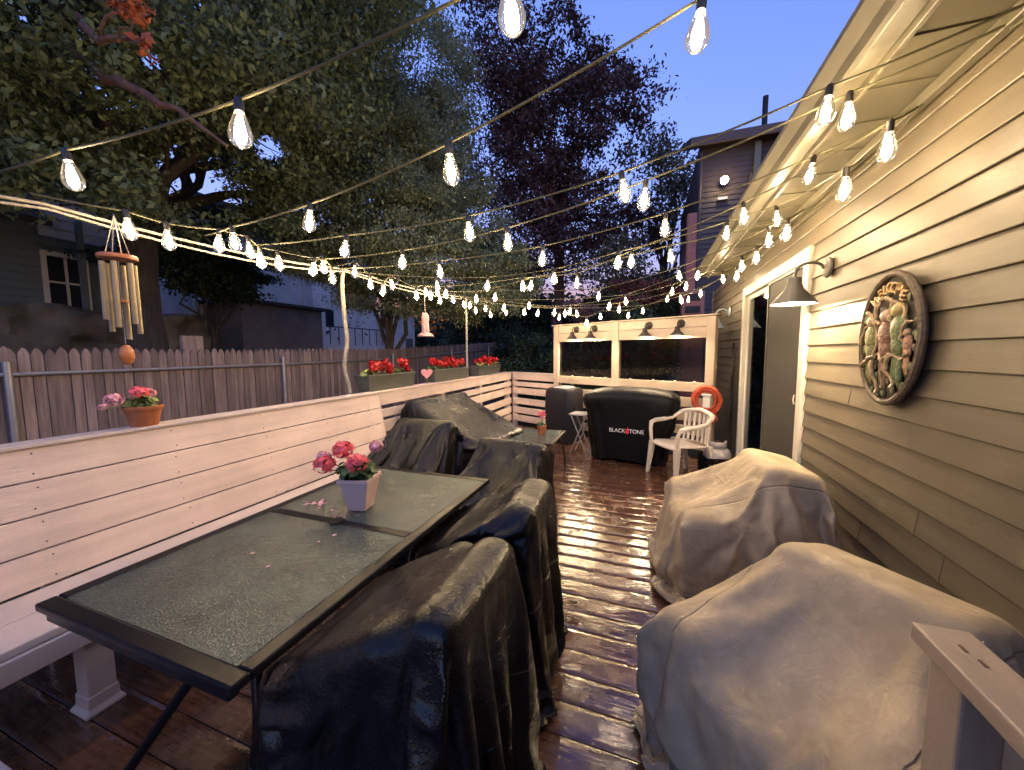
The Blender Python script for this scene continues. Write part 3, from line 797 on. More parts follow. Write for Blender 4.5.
def round_pot(x, y_, z, rt, rb, h, label, cat_blooms, leafc, seed, rim=True):
    rnd = random.Random(seed)
    t = thing('flower_pot', label, 'potted plant', (x,y_,z))
    MB().lathe([(rb,0),(rt*.93,h*.80),(rt,h*.80),(rt*1.03,h*.84),(rt*1.03,h*.98),(rt,h),(rt*.9,h),(rt*.86,h*.9),(.0001,h*.88)], (x,y_,z), 28).build('pot', M['terra'], t, smooth=True)
    f = MB(); leaves_mesh(f, (x-.01,y_-.01,z+h*1.15), (rt*.95,rt*.95,rt*.55), 70, rt*.48, rnd); f.build('foliage', leafc, t)
    s = MB()
    for c,r,m in cat_blooms: stem(s, (x,y_,z+h*.9), (x+c[0],y_+c[1],z+c[2]-r*.4))
    s.build('stems', M['limeleaf'], t)
    for c,r,m in cat_blooms:
        f = MB(); petals_mesh(f, (x+c[0],y_+c[1],z+c[2]), r, 70, r*.55, rnd); f.build('bloom', m, t)
round_pot(-2.735,1.30,1.092,.087,.060,.115, 'orange terracotta pot of straggly pale pink flowers on the bench top cap', [((-.03,-.11,.16),.042,M['palepink']),((-.02,.0,.19),.045,M['pink']),((0,-.17,.13),.02,M['palepink']),((-.02,.04,.18),.035,M['palepink'])], M['limeleaf'], 21)
round_pot(-1.205,4.42,.4985,.058,.042,.105, 'small terracotta pot with one pink flower on the side table', [((.0,.01,.24),.045,M['pink']),((.02,-.02,.21),.03,M['palepink'])], M['green'], 22)
def planter(y0, y1, label, seed):
    rnd = random.Random(seed)
    xc = -2.845; z = 1.0905
    t = thing('window_box', label, 'planter box', (xc,(y0+y1)/2,z), 'planter boxes on the railing')
    p = MB(); p.hexa([(xc-.07,y0+.03,z),(xc+.07,y0+.03,z),(xc+.07,y1-.03,z),(xc-.07,y1-.03,z)], [(xc-.09,y0,z+.155),(xc+.09,y0,z+.155),(xc+.09,y1,z+.155),(xc-.09,y1,z+.155)])
    p.box(xc-.10,xc+.10,y0-.01,y1+.01,z+.1555,z+.178)
    p.build('box', M['planter'], t, bevel=.006, seg=2)
    f = MB(); n = int((y1-y0)*110)
    for k in range(n//10): leaves_mesh(f, (xc, rnd.uniform(y0+.06,y1-.06), z+.20), (.10,.09,.045), 10, .055, rnd)
    f.build('foliage', M['limeleaf'] if seed % 2 else M['green'], t)
    k = max(4, int((y1-y0)*17))
    for i in range(k):
        yy = y0+.08+(y1-y0-.16)*(i+rnd.uniform(.1,.9))/k
        if seed == 31 and abs(i-k//2) < 2: continue
        if rnd.random() < .12: continue
        c = (xc+rnd.uniform(-.06,.08), yy, z+rnd.uniform(.21,.31)); r = rnd.uniform(.025,.055)
        b = MB(); petals_mesh(b, c, r, 40, .040, rnd, 1.25); b.build('bloom', M['red'], t)
planter(3.20,4.05,'grey planter box of red geraniums nearest the bench, with a gap between its blooms',31)
planter(4.50,5.56,'grey planter box of red geraniums between the pink heart and the thin pole',32)
planter(5.95,7.0,'grey planter box of red geraniums nearest the railing corner, beyond the thin pole',33)
def heart():
    t = thing('heart_ornament', 'pink heart on a stick between two planter boxes', 'ornament', (-2.74,4.24,1.09))
    pts = []
    for k in range(40):
        a = 2*PI*k/40
        pts.append((16*math.sin(a)**3, 13*math.cos(a)-5*math.cos(2*a)-2*math.cos(3*a)-math.cos(4*a)))
    T = Matrix.Translation((-2.72,4.25,1.235)) @ Matrix.Rotation(R(38),4,'Z')
    MB().prism([(p[0]*.0046,p[1]*.0046) for p in pts], 'y', -.006, .006, T).build('heart', M['pinkheart'], t, bevel=.002)
    MB().tube([(-2.72,4.25,1.0905),(-2.72,4.25,1.20)], .004, 6).build('stick', M['rope'], t)
heart()
def petals_on_table():
    rnd = random.Random(9); f = MB()
    for k in range(26):
        if k < 16: c = (-1.60+rnd.gauss(0,.035), 1.44+rnd.gauss(0,.03))
        elif k < 22: c = (-1.40+rnd.gauss(0,.06), 1.38+rnd.gauss(0,.05))
        else: c = (-1.36+rnd.gauss(0,.10), .9+rnd.gauss(0,.14))
        z = .7195+rnd.uniform(.001,.004); s = rnd.uniform(.008,.016); a = rnd.uniform(0,6.28)
        u = Vector((math.cos(a),math.sin(a),.15)); w = Vector((-math.sin(a),math.cos(a),.2)); p = Vector((*c,z))
        f.add([p-u*s, p-w*s*.7, p+u*s, p+w*s*.7], [(0,1,2,3)])
    tag(f.build('fallen_petals', M['palepink']), 'scattered pink petals fallen on the wet glass table', 'petals', kind='stuff')
    f = MB()
    for k in range(34):
        c = (rnd.uniform(-.7,.3), rnd.uniform(3.2,5.4)) if k > 6 else (-.61+.05*k+rnd.gauss(0,.05), 5.15+rnd.gauss(0,.05))
        s = rnd.uniform(.008,.022); a = rnd.uniform(0,6.28); p = Vector((*c,.006))
        u = Vector((math.cos(a),math.sin(a),.1)); w = Vector((-math.sin(a),math.cos(a),.1))
        f.add([p-u*s, p-w*s*.5, p+u*s, p+w*s*.5], [(0,1,2,3)])
    tag(f.build('fallen_leaves', mat('pale_dead_leaf', (.30,.24,.17), .7, island=.4)), 'pale leaf litter dotted over the wet deck boards', 'leaves', kind='stuff')
petals_on_table()

# ------------------------------------------------------------------ griddle and small grill under fitted covers
def loft_cover(rings, n, folds, rnd, c, rot, z_top_c):  # folds: keep the printed front flat
    """rings: (z, half width x, half depth y, exponent, fold amplitude)"""
    mb = MB(); vs = []; fs = []
    ph = [rnd.uniform(0,6.28) for _ in range(6)]
    for (z, a, b, e, amp) in rings:
        for k in range(n):
            t = 2*PI*k/n
            ct, st = math.cos(t), math.sin(t)
            x = math.copysign(abs(ct)**(2/e), ct)*a; y = math.copysign(abs(st)**(2/e), st)*b
            w = (math.sin(9*t+ph[0]+z*1.5)*.5+math.sin(17*t+ph[1]-z*2)*.35+math.sin(5*t+ph[2])*.6)*amp
            if y < 0 and abs(x) < .30 and folds: w *= .15
            from mathutils import noise as _n
            w += _n.noise(Vector((x*2.4,y*2.4,z*3.1+ph[5])))*.07*min(1,amp*60)*(.25 if (y < 0 and abs(x) < .3 and folds) else 1)
            w += abs(_n.noise(Vector((x*7,y*7,z*1.2))))*.055*min(1,amp*60)*(.1 if (y < 0 and abs(x) < .3 and folds) else 1)
            r = math.hypot(x, y)+1e-6
            vs.append((x+x/r*w, y+y/r*w, z+(math.sin(7*t+ph[3])*.5+math.sin(3*t+ph[4]))*amp*.5))
    m = len(rings)
    for i in range(m-1):
        for k in range(n): fs.append((i*n+k, i*n+(k+1) % n, (i+1)*n+(k+1) % n, (i+1)*n+k))
    vs.append((0,0,z_top_c)); 
    for k in range(n): fs.append(((m-1)*n+k, (m-1)*n+(k+1) % n, m*n))
    T = Matrix.Translation(c) @ Matrix.Rotation(rot,4,'Z')
    return mb.add(vs, fs, T), T
def griddle():
    rnd = random.Random(4)
    c = (-.20,5.42,0); rot = R(-7)
    t = thing('griddle', 'large flat top griddle under a black cover printed BLACKSTONE at the back of the deck', 'griddle', c)
    rings = [(.03,.44,.27,4,.035),(.10,.45,.275,4,.033),(.30,.48,.29,4.5,.026),(.50,.52,.30,5,.018),(.68,.565,.305,6,.012),(.78,.61,.315,6,.010),(.86,.625,.32,6,.008),(.92,.60,.315,5,.006),(.955,.53,.29,4,.004),(.985,.40,.25,4,.003),(1.0,.33,.22,4,.002)]
    mb_, T = loft_cover(rings, 120, True, rnd, c, rot, 1.003)
    o = mb_.build('cover', M['black'], t, smooth=True)
    me = text_mesh('BLACK STONE', .072, .001)
    # widen so that the word spans .44 m
    xs = [v.co.x for v in me.vertices]; k = .44/(max(xs)-min(xs))
    TM = T @ Matrix(((k,0,0,0),(0,0,-1,-.3195),(0,1,0,.455),(0,0,0,1))) 
    m2 = MB(); m2.add([tuple(v.co) for v in me.vertices], [tuple(p.vertices) for p in me.polygons], TM)
    m2.build('lettering', M['text'], t)
    fl = [(0,-.05),(.018,-.035),(.026,-.012),(.016,.01),(.014,.03),(.004,.055),(.002,.025),(-.008,.012),(-.016,.03),(-.022,-.005),(-.02,-.032)]
    m3 = MB(); m3.prism([(p[0]+.012,p[1]+.463) for p in fl], 'y', -.321, -.319, T); m3.build('flame_logo', M['redprint'], t)
    # skids and wheels below the hem
    for sx in (-1,1):
        w = MB(); w.tube([(sx*.42,-.2,.05),(sx*.42,-.16,.05)], .05, 14, T); w.build('caster', M['blackm'], t)
        w = MB(); w.tube([(sx*.42,.16,.05),(sx*.42,.20,.05)], .05, 14, T); w.build('caster', M['blackm'], t)
griddle()
def small_grill():
    rnd = random.Random(6); c = (-1.30,6.22,0); rot = R(-20)
    t = thing('covered_grill', 'small grill under a charcoal cover in the back corner, left of the large griddle', 'grill', c)
    rings = [(.02,.265,.22,6,.008),(.3,.265,.22,6,.007),(.6,.27,.225,6,.006),(.84,.272,.225,6,.004),(.88,.262,.215,5,.003),(.905,.235,.19,4,.003)]
    mb_, T = loft_cover(rings, 80, False, rnd, c, rot, .91)
    mb_.build('cover', M['charcoal'], t, smooth=True)
    l = MB(); l.box(-.022,.022,-.2335,-.2320,.60,.604,T); l.box(-.014,.014,-.2335,-.2320,.57,.575,T); l.tube([(0,-.2325,.61),(0,-.2325,.655)], .0035, 5, T); l.ell((0,-.2325,.66),(.007,.002,.007),8,4,T)
    l.build('emblem', M['text'], t)
    MB().lathe([(.20,0),(.16,.02),(.05,.035),(.0001,.04)], (0,0,0), 4, T @ Matrix.Translation((0,0,.905)) @ Matrix.Rotation(PI/4,4,'Z')).build('folded_lid_flap', M['grey'], t)
small_grill()
def wire_heart():
    pts = []
    for k in range(30):
        a = 2*PI*k/30; pts.append((16*math.sin(a)**3*.0042, -.05, (13*math.cos(a)-5*math.cos(2*a)-2*math.cos(3*a)-math.cos(4*a))*.0042))
    T = TS @ Matrix.Translation((1.62,-.0,.965))
    o = MB().tube(pts, .004, 6, T, closed=True).build('wire_heart', M['rope'], None, smooth=True)
    tag(o, 'thin white wire heart hanging on the lower screen rail above the small grill', 'ornament')
wire_heart()
def folding_table():
    t = thing('folding_stand', 'small pale folding stand with crossed legs beside the griddle', 'folding stand', (-.90,5.52,0))
    T = Matrix.Translation((-.90,5.50,0)) @ Matrix.Rotation(R(-12),4,'Z')
    MB().box(-.14,.14,-.14,.14,.585,.605,T).build('top', M['grey'], t, bevel=.004)
    for sy in (-.11,.11):
        MB().tube([(-.13,sy,.0),(.12,sy,.583)], .011, 8, T).build('leg', M['galv'], t)
        MB().tube([(.13,sy*.85,.0),(-.12,sy*.85,.583)], .011, 8, T).build('leg', M['galv'], t)
    MB().tube([(-.065,-.11,.15),(-.065,.11,.15)], .008, 8, T).build('crossbar', M['galv'], t)
folding_table()

# ------------------------------------------------------------------ white plastic armchair: local frame, faces -y
def plastic_chair():
    t = thing('plastic_chair', 'white moulded plastic armchair standing in front of the griddle', 'chair', (0,0,0))
    P = M['plastic']
    s = MB()
    n = 8; vs = []; fs = []
    for j in range(n+1):
        y_ = -.24+.46*j/n
        hw = .235-.02*j/n
        for i in range(9):
            x = -hw+2*hw*i/8
            z = .415-.012*(1-(x/hw)**2)+.012*math.cos((j/n)*PI) - (.03 if j == 0 else 0)
            vs.append((x,y_,z))
    for j in range(n):
        for i in range(8): fs.append((j*9+i, j*9+i+1, (j+1)*9+i+1, (j+1)*9+i))
    s.add(vs, fs); so = s.build('seat', P, t, smooth=True)
    m = so.modifiers.new('t','SOLIDIFY'); m.thickness = .018
    # legs: angled channels
    for x,y_,dx,dy in ((-.225,-.225,-.04,-.035),(.225,-.225,.04,-.035),(-.205,.215,-.03,.06),(.205,.215,.03,.06)):
        l = MB()
        l.hexa([(x+dx-.02,y_+dy-.018,0),(x+dx+.02,y_+dy-.018,0),(x+dx+.02,y_+dy+.018,0),(x+dx-.02,y_+dy+.018,0)], [(x-.034,y_-.03,.41),(x+.034,y_-.03,.41),(x+.034,y_+.03,.41),(x-.034,y_+.03,.41)])
        l.build('leg', P, t, bevel=.008, seg=2)
    # back: curved top band and vertical slats
    def arc(q, z, r=.25): return (r*math.sin(q), .215+.08*math.cos(q)-.06+.16*(z-.42)*.55, z)
    b = MB()
    for k in range(7):
        q = R(-54+18*k)
        p0 = arc(q,.42); p1 = arc(q,.76)
        b.tube([p0, tuple((a+c)/2 for a,c in zip(p0,p1)), p1], [.017,.017,.017], 6)
    b.build('back_slats', P, t, smooth=True)
    b = MB(); pts = []
    for k in range(17):
        q = R(-72+9*k); z = .80-.05*abs(-72+9*k)/72
        pts.append(arc(q,z,.27))
    b.tube(pts, .026, 8); bo = b.build('top_rail', P, t, smooth=True)
    for sx in (-1,1):
        a = MB(); e = arc(R(72)*sx,.75,.27)
        a.tube([e,(sx*.29,.10,.675),(sx*.298,-.02,.655),(sx*.295,-.14,.648),(sx*.275,-.215,.63),(sx*.25,-.24,.56),(sx*.235,-.235,.42)], [.024,.026,.028,.028,.026,.022,.02], 8)
        a.build('arm', P, t, smooth=True)
    t.location = (.40,4.82,0); t.rotation_euler = (0,0,R(-56))
plastic_chair()

# ------------------------------------------------------------------ hose, propane tank, crate, dark cord
def hose():
    p = TS @ Vector((3.93,-.10,.84))
    t = thing('hose_reel', 'coiled bright orange hose hanging at the house end of the screen', 'hose', tuple(p))
    rnd = random.Random(2); T = Matrix.Translation(p) @ Matrix.Rotation(-SA+R(6),4,'Z')
    pts = []
    for k in range(7*32):
        a = 2*PI*k/32; r = .145+.026*math.sin(k*.11)+.018*math.sin(k*.031+1)
        pts.append((r*math.cos(a), -.045*((k*7/224) % 3)/3-.02+rnd.uniform(-.003,.003), r*1.06*math.sin(a)))
    MB().tube(pts, .0135, 7, T).build('hose', M['orange'], t, smooth=True)
    MB().tube([(.1,-.05,-.16),(.14,-.06,-.25),(.05,-.05,-.33),(-.03,-.05,-.42),(.02,-.04,-.55)], .011, 7, T).build('hose_end', M['orange'], t, smooth=True)
    h = MB(); h.box(-.06,.06,-.09,-.02,.06,.085,T); h.box(-.045,.045,-.06,-.02,-.10,.0595,T); h.build('hanger', M['shadein'], t, bevel=.004)
hose()
def propane():
    x,y_ = .80,4.88
    c = thing('milk_crate', 'black plastic crate by the house wall behind the plastic chair', 'crate', (x,y_,0))
    m_ = MB(); s=.165
    def wall(T):
        m_.box(-s,s,-s,-s+.012,0,.05,T); m_.box(-s,s,-s,-s+.012,.22,.28,T)
        for i in range(7):
            u = -s+.02+i*(2*s-.04)/6; m_.box(u-.009,u+.009,-s+.001,-s+.011,.0505,.2195,T)
        m_.box(-s+.0015,s-.0015,-s+.002,-s+.010,.10,.115,T); m_.box(-s+.0015,s-.0015,-s+.002,-s+.010,.16,.175,T)
    for k in range(4): wall(Matrix.Translation((x,y_,0.001*k)) @ Matrix.Rotation(R(8)+k*PI/2,4,'Z'))
    m_.box(x-s*.9,x+s*.9,y_-s*.9,y_+s*.9,.004,.014)
    m_.build('crate_shell', M['black'], c)
    t = thing('propane_tank', 'grey propane tank standing in the black crate', 'gas tank', (x,y_,.015))
    MB().lathe([(.10,.015),(.125,.04),(.148,.09),(.15,.15),(.15,.26),(.145,.31),(.12,.36),(.07,.39),(.0001,.395)], (x,y_,0), 28).build('tank', M['grey'], t, smooth=True)
    k = MB(); n=18
    for i in range(n):
        a = R(-130+260*i/(n-1))-R(100)
        k.v += [(x+.095*math.cos(a), y_+.095*math.sin(a), .365), (x+.095*math.cos(a), y_+.095*math.sin(a), .455)]
    k.f = [(2*i,2*i+2,2*i+3,2*i+1) for i in range(n-1)]
    ko = k.build('collar', M['grey'], t, smooth=True); mm = ko.modifiers.new('t','SOLIDIFY'); mm.thickness=.006
    MB().lathe([(.02,.39),(.02,.43),(.03,.435),(.03,.455),(.0001,.456)], (x,y_,0), 12).build('valve', M['bronze'], t, smooth=True)
propane()
pts = [(1.155,6.12+.02*math.sin(k*1.1),1.62-1.55*k/16) for k in range(17)]
tag(MB().tube(pts, .014, 6).build('power_cable', M['bronze'], smooth=True), 'dark heavy cord hanging down the siding beyond the sliding door', 'cord')

# ------------------------------------------------------------------ stair rail at the lower right, white bench end at lower left
def stair_rail():
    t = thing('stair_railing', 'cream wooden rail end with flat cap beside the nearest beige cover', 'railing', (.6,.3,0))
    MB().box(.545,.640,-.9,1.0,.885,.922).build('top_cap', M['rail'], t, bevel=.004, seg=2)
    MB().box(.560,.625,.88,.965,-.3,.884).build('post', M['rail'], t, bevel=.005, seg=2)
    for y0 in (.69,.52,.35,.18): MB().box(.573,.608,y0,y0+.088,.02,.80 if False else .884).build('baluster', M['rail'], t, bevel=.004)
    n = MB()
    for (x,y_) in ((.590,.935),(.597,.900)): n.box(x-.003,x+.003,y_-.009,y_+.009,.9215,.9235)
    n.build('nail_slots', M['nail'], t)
stair_rail()
o = MB().box(-2.05,-1.44,-.5,.385,.415,.45).build('side_bench', M['paintw'], None, bevel=.006, seg=2)
b2 = thing('side_bench', 'corner of a white painted bench seat at the near edge of the deck', 'bench', (-1.75,0,0))
o.name = 'seat'; o.parent = b2; o.matrix_parent_inverse = Matrix.Translation(-Vector(b2.location))
for x in (-2.0,-1.53):
    for y_ in (-.42,.30): MB().box(x-.035,x+.035,y_-.035,y_+.035,0,.414).build('leg', M['paintw'], b2, bevel=.003)

# ------------------------------------------------------------------ poles, support rope, wind chime, feeder
def poles():
    rnd = random.Random(1)
    pts = [(-2.90+.012*math.sin(k*1.3), 3.05+.022*math.sin(k*.9+1), 1.0+1.34*k/14) for k in range(15)]
    pts[0] = (-2.90,3.05,-.4)
    t = MB().tube(pts, [.019]*15, 8).build('crooked_pole', M['rope'], None, smooth=True)
    tag(t, 'crooked pale wrapped pole standing behind the bench end', 'pole')
    t = MB().tube([(-2.885,5.76,-.4),(-2.885,5.76,2.43)], .017, 10).build('straight_pole', M['rope'], None, smooth=True)
    tag(t, 'thin straight white pole between the second and third planter boxes', 'pole')
    def rope(dz, sag, dx):
        P = [(-2.88+dx,-1.4,2.16+dz),(-2.88+dx,1.05,2.26+dz),(-2.89+dx,3.05,2.345+dz),(-2.885+dx,5.76,2.43+dz)]
        pts = []
        for i in range(3):
            a,b = Vector(P[i]),Vector(P[i+1])
            for s in range(8):
                f = s/8; p = a.lerp(b,f); p.z -= sag*4*f*(1-f); pts.append(p)
        pts.append(Vector(P[-1])); return pts
    mb = MB(); mb.tube(rope(0,.045,0), .0085, 8); mb.tube(rope(-.028,.07,.03), .007, 8)
    tag(mb.build('support_rope', M['rope'], None, smooth=True), 'pale double rope strung along the tops of the poles', 'rope')
    mb = MB(); mb.tube([(-2.885,5.76,2.42),(-2.4,6.4,2.34),(-1.65,6.98,2.30)], .008, 8)
poles()
def wind_chime():
    x,y_ = -2.66,1.215
    t = thing('wind_chime', 'bamboo wind chime with orange wooden sail hanging at the left above the fence', 'wind chime', (x,y_,2.2))
    MB().lathe([(.0001,0),(.078,0),(.08,.006),(.08,.016),(.076,.022),(.0001,.022)], (x,y_,2.005), 28).build('top_disc', M['brownwood'], t, smooth=True)
    s = MB()
    for k in range(4):
        a = R(45+90*k); s.tube([(x+.05*math.cos(a),y_+.05*math.sin(a),2.026),(x,y_,2.235)], .0022, 5)
    s.tube([(x,y_,2.006),(x,y_,1.56)], .0022, 5)
    s.build('strings', M['rope'], t)
    for k in range(6):
        a = R(20+60*k); ln = (.32,.37,.40,.36,.30,.34)[k]
        MB().tube([(x+.062*math.cos(a),y_+.062*math.sin(a),1.985),(x+.064*math.cos(a),y_+.064*math.sin(a),1.985-ln)], .0125, 10).build('chime_tube', M['bamboo'], t, smooth=True)
    MB().lathe([(.0001,0),(.03,0),(.03,.012),(.0001,.012)], (x,y_,1.78), 16).build('striker', M['brownwood'], t)
    MB().ell((x,y_,1.50),(.022,.034,.055),14,10).build('sail', M['brownwood'], t, smooth=True)
wind_chime()
def feeder():
    x,y_ = -2.74,4.28
    t = thing('hanging_feeder', 'pale pink hanging bird feeder with flared dish above the planter boxes', 'bird feeder', (x,y_,2.3))
    MB().tube([(x,y_,2.37),(x,y_,2.02)], .003, 6).build('hanger_wire', M['rope'], t)
    MB().lathe([(.0001,.30),(.03,.30),(.045,.27),(.05,.22),(.042,.18),(.048,.14),(.052,.08),(.05,.05),(.0001,.05)], (x,y_,1.72), 20).build('bottle', M['heron'], t, smooth=True)
    MB().lathe([(.0001,.045),(.05,.049),(.085,.03),(.11,.0),(.10,-.01),(.05,.0),(.0001,.0)], (x,y_,1.72), 20).build('dish', M['heron'], t, smooth=True)
feeder()

# ------------------------------------------------------------------ string lights
def profile_mesh(name, prof, n, m):
    b = MB(); b.lathe(prof, (0,0,0), n)
    o = b.build(name, m, None, smooth=True); me = o.data; bpy.data.objects.remove(o); return me
BG = profile_mesh('bulb', [(.014,-.038),(.017,-.050),(.023,-.068),(.030,-.092),(.034,-.112),(.032,-.130),(.024,-.143),(.012,-.151),(.0005,-.153)], 14, M['bulbglass'])
BS = profile_mesh('socket', [(.0005,.008),(.009,.008),(.0135,.0),(.0145,-.026),(.0140,-.040),(.0005,-.041)], 12, M['socket'])
BF = profile_mesh('filament', [(.0005,-.050),(.008,-.056),(.012,-.076),(.017,-.100),(.0175,-.114),(.012,-.128),(.0005,-.134)], 8, M['glow'])
STR = [
 ('closest to the camera, sweeping up past the frame top', (-2.86,.84,2.30), [(-2.178,0.867,2.200),(-1.242,0.900,2.200),(-0.338,0.927,2.307),(0.562,1.000,2.513)], (1.151,0.925,2.626)),
 ('second from the camera, over the near end of the table', (-2.87,1.78,2.31), [(-2.467,1.690,2.190),(-1.731,1.609,2.200),(-0.759,1.383,2.220),(0.127,1.308,2.424)], (1.151,0.975,2.626)),
 ('with last bulb under the gutter, upper of a close pair', (-2.88,2.1,2.33), [(-1.954,2.104,2.200),(-1.018,2.073,2.200),(-0.146,2.065,2.305),(0.696,2.032,2.500)], (1.151,1.812,2.626)),
 ('with last bulb under the gutter, lower of a close pair', (-2.88,2.62,2.34), [(-1.828,2.559,2.200),(-0.875,2.351,2.200),(-0.028,2.209,2.305),(0.795,2.112,2.500)], (1.151,1.875,2.613)),
 ('ending at the soffit hook above the oval plaque', (-2.89,3.0,2.34), [(-1.739,2.955,2.200),(-0.764,2.835,2.200),(0.093,2.816,2.326),(0.870,2.697,2.500)], (1.144,2.325,2.613)),
 ('from the crooked pole to the siding above the barn lamp', (-2.89,3.12,2.34), [(-2.192,3.661,2.220),(-1.621,3.763,2.200),(-0.870,3.642,2.200),(-0.244,3.375,2.243),(0.585,3.536,2.438),(0.901,3.484,2.500),(0.900,2.375,2.287)], (1.151,2.850,2.613)),
 ('over the plastic chair, last bulb near the soffit hook', (-2.88,4.2,2.38), [(-2.315,4.086,2.200),(-1.292,3.928,2.200),(-0.695,3.917,2.200),(-0.146,3.462,2.261),(0.614,3.136,2.438),(0.925,2.075,2.337)], (1.144,2.350,2.613)),
 ('from the near planter box to the sliding door top', (-2.88,4.75,2.39), [(-2.145,4.574,2.200),(-1.200,4.000,2.210),(0.155,3.520,2.290),(0.912,3.237,2.322)], (1.151,3.688,2.626)),
 ('from the side table to the middle of the sliding door', (-2.88,4.8,2.39), [(-1.908,4.675,2.220),(-0.598,4.962,2.200),(0.307,4.672,2.337),(0.862,3.500,2.348)], (1.151,3.750,2.626)),
 ('from beside the straight pole, high over the griddle', (-2.885,5.6,2.42), [(-1.725,5.581,2.200),(-0.325,5.807,2.227),(0.549,5.064,2.398),(0.875,3.887,2.297)], (1.151,4.625,2.626)),
 ('from the straight pole, dipping over the griddle cover', (-2.885,5.76,2.42), [(-2.129,5.609,2.200),(-1.393,5.900,2.120),(-0.501,5.420,2.120),(0.314,5.845,2.338),(0.850,4.325,2.325)], (1.151,4.688,2.626)),
 ('second nearest to the timber screen', (-2.885,5.80,2.42), [(-1.832,5.715,2.120),(-1.128,5.855,2.120),(-0.415,5.923,2.127),(0.294,6.625,2.335),(0.468,5.614,2.361),(0.900,5.657,2.438)], (1.151,5.500,2.626)),
 ('nearest to the front of the timber screen', (-2.885,5.85,2.41), [(-1.676,5.950,2.120),(-1.278,6.120,2.120),(-1.087,6.098,2.105),(-0.086,6.865,2.184),(0.552,7.297,2.373),(0.641,7.143,2.375),(0.875,4.625,2.282)], (1.151,5.438,2.626)),
 ('hanging lowest along the timber screen top edge', (-1.66,6.97,2.2), [(-1.450,6.520,2.095),(-0.825,5.410,1.893),(-0.775,6.610,2.095),(-0.325,6.955,2.123),(0.441,6.125,2.260),(0.750,6.500,2.375)], (1.151,6.250,2.626)),
]
def string_light(desc, a, pts, b, zoff=.105, group='string lights over the deck'):
    t = thing('string_light', 'string of clear warm bulbs '+desc, 'string light', a, group)
    att = [Vector(a)]+[Vector((p[0],p[1],p[2]+zoff)) for p in pts]+([Vector(b)] if b else [])
    P = []
    for i in range(len(att)-1):
        d = (att[i+1]-att[i]).length
        for s in range(6):
            f = s/6; q = att[i].lerp(att[i+1], f); q.z -= .022*d*4*f*(1-f)*.6; P.append(q)
    P.append(att[-1])
    MB().tube(P, .0050, 6).build('cord', M['cord'], t, smooth=True)
    rnd = random.Random(len(desc)*7+int(a[1]*10))
    for p in pts:
        o = bpy.data.objects.new('bulb', BG); col.objects.link(o); o.parent = t
        o.location = Vector((p[0],p[1],p[2]+zoff))-Vector(a); o.rotation_euler = (rnd.uniform(-.14,.14), rnd.uniform(-.14,.14), rnd.uniform(0,3))
        for nm, me in (('socket',BS),('filament',BF)):
            c = bpy.data.objects.new(nm, me); col.objects.link(c); c.parent = o
for d,a,p,b in STR: string_light(d,a,p,b)
POST = [(-2.66,1.265,2.172),(-2.66,1.447,2.163),(-2.66,1.738,2.215),(-2.66,1.923,2.222),(-2.66,2.007,2.172),(-2.66,2.149,2.181),(-2.66,2.489,2.205),(-2.66,2.575,2.243),(-2.66,2.665,2.167),(-2.66,2.956,2.279),(-2.66,3.16,2.196),(-2.66,3.373,2.162),(-2.66,3.494,2.245),(-2.66,3.965,2.195),(-2.66,4.165,2.262),(-2.66,4.28,2.234),(-2.66,4.455,2.302),(-2.66,4.528,2.201),(-2.66,4.864,2.257),(-2.66,5.206,2.226),(-2.66,5.447,2.246),(-2.66,5.629,2.178),(-2.66,6.059,2.262),(-2.66,6.25,2.17),(-2.66,7.034,2.28)]
string_light('looped along the pale rope past both poles', (-2.86,1.0,2.29), POST, (-2.70,7.3,2.30), .10)
# cords running along the siding between hooks
wc = MB()
for y0,y1 in ((.93,1.88),(2.32,3.7),(2.85,4.7),(4.7,6.2)):
    P = []
    for k in range(13):
        f = k/12; P.append((1.145, y0+(y1-y0)*f, 2.605-.06*4*f*(1-f)-.01*f))
    wc.tube(P, .0045, 6)
tag(wc.build('light_cable', M['cord'], None, smooth=True), 'dark light cord looped along the top of the tan siding under the soffit', 'cord')

# ------------------------------------------------------------------ picket fence
def fence():
    rnd = random.Random(17)
    XF = -6.0
    t = thing('picket_fence', 'weathered grey picket fence on steel posts behind the bench', 'fence', (XF,8,-.5))
    ys = [-1.2,1.8,4.8,7.8,10.8,13.8,16.8,18.3]
    def top(y_): return 1.58+max(0,y_-4)*.012+max(0,y_-8)*.034
    for a,b in zip(ys[:-1],ys[1:]):
        mb = MB(); y_ = a
        while y_ < b-.02:
            w = .084+rnd.uniform(-.004,.004); tz = top(y_)+rnd.uniform(-.014,.014); l = rnd.gauss(0,.004)
            dx = rnd.uniform(-.006,.006)
            poly = [(y_,-.5),(y_+w,-.5),(y_+w+l,tz-.075),(y_+w*.80+l,tz-.028),(y_+w*.5+l,tz),(y_+w*.20+l,tz-.028),(y_+l,tz-.075)]
            mb.prism(poly, 'x', XF-.016+dx, XF+dx)
            y_ += .090
        mb.build('picket_panel', M['fence'], t)
        MB().tube([(XF+.045,a,top(a)-.27),(XF+.045,b,top(b)-.27)], .021, 8).build('rail', M['galv'], t, smooth=True)
        MB().tube([(XF+.05,a,-.5),(XF+.05,a,top(a)-.14)], .033, 10).build('post', M['galv'], t, smooth=True)
    MB().box(XF-.09,XF-.03,3.36,3.62,1.2,1.76).build('patch_board', M['fence'], t)
fence()

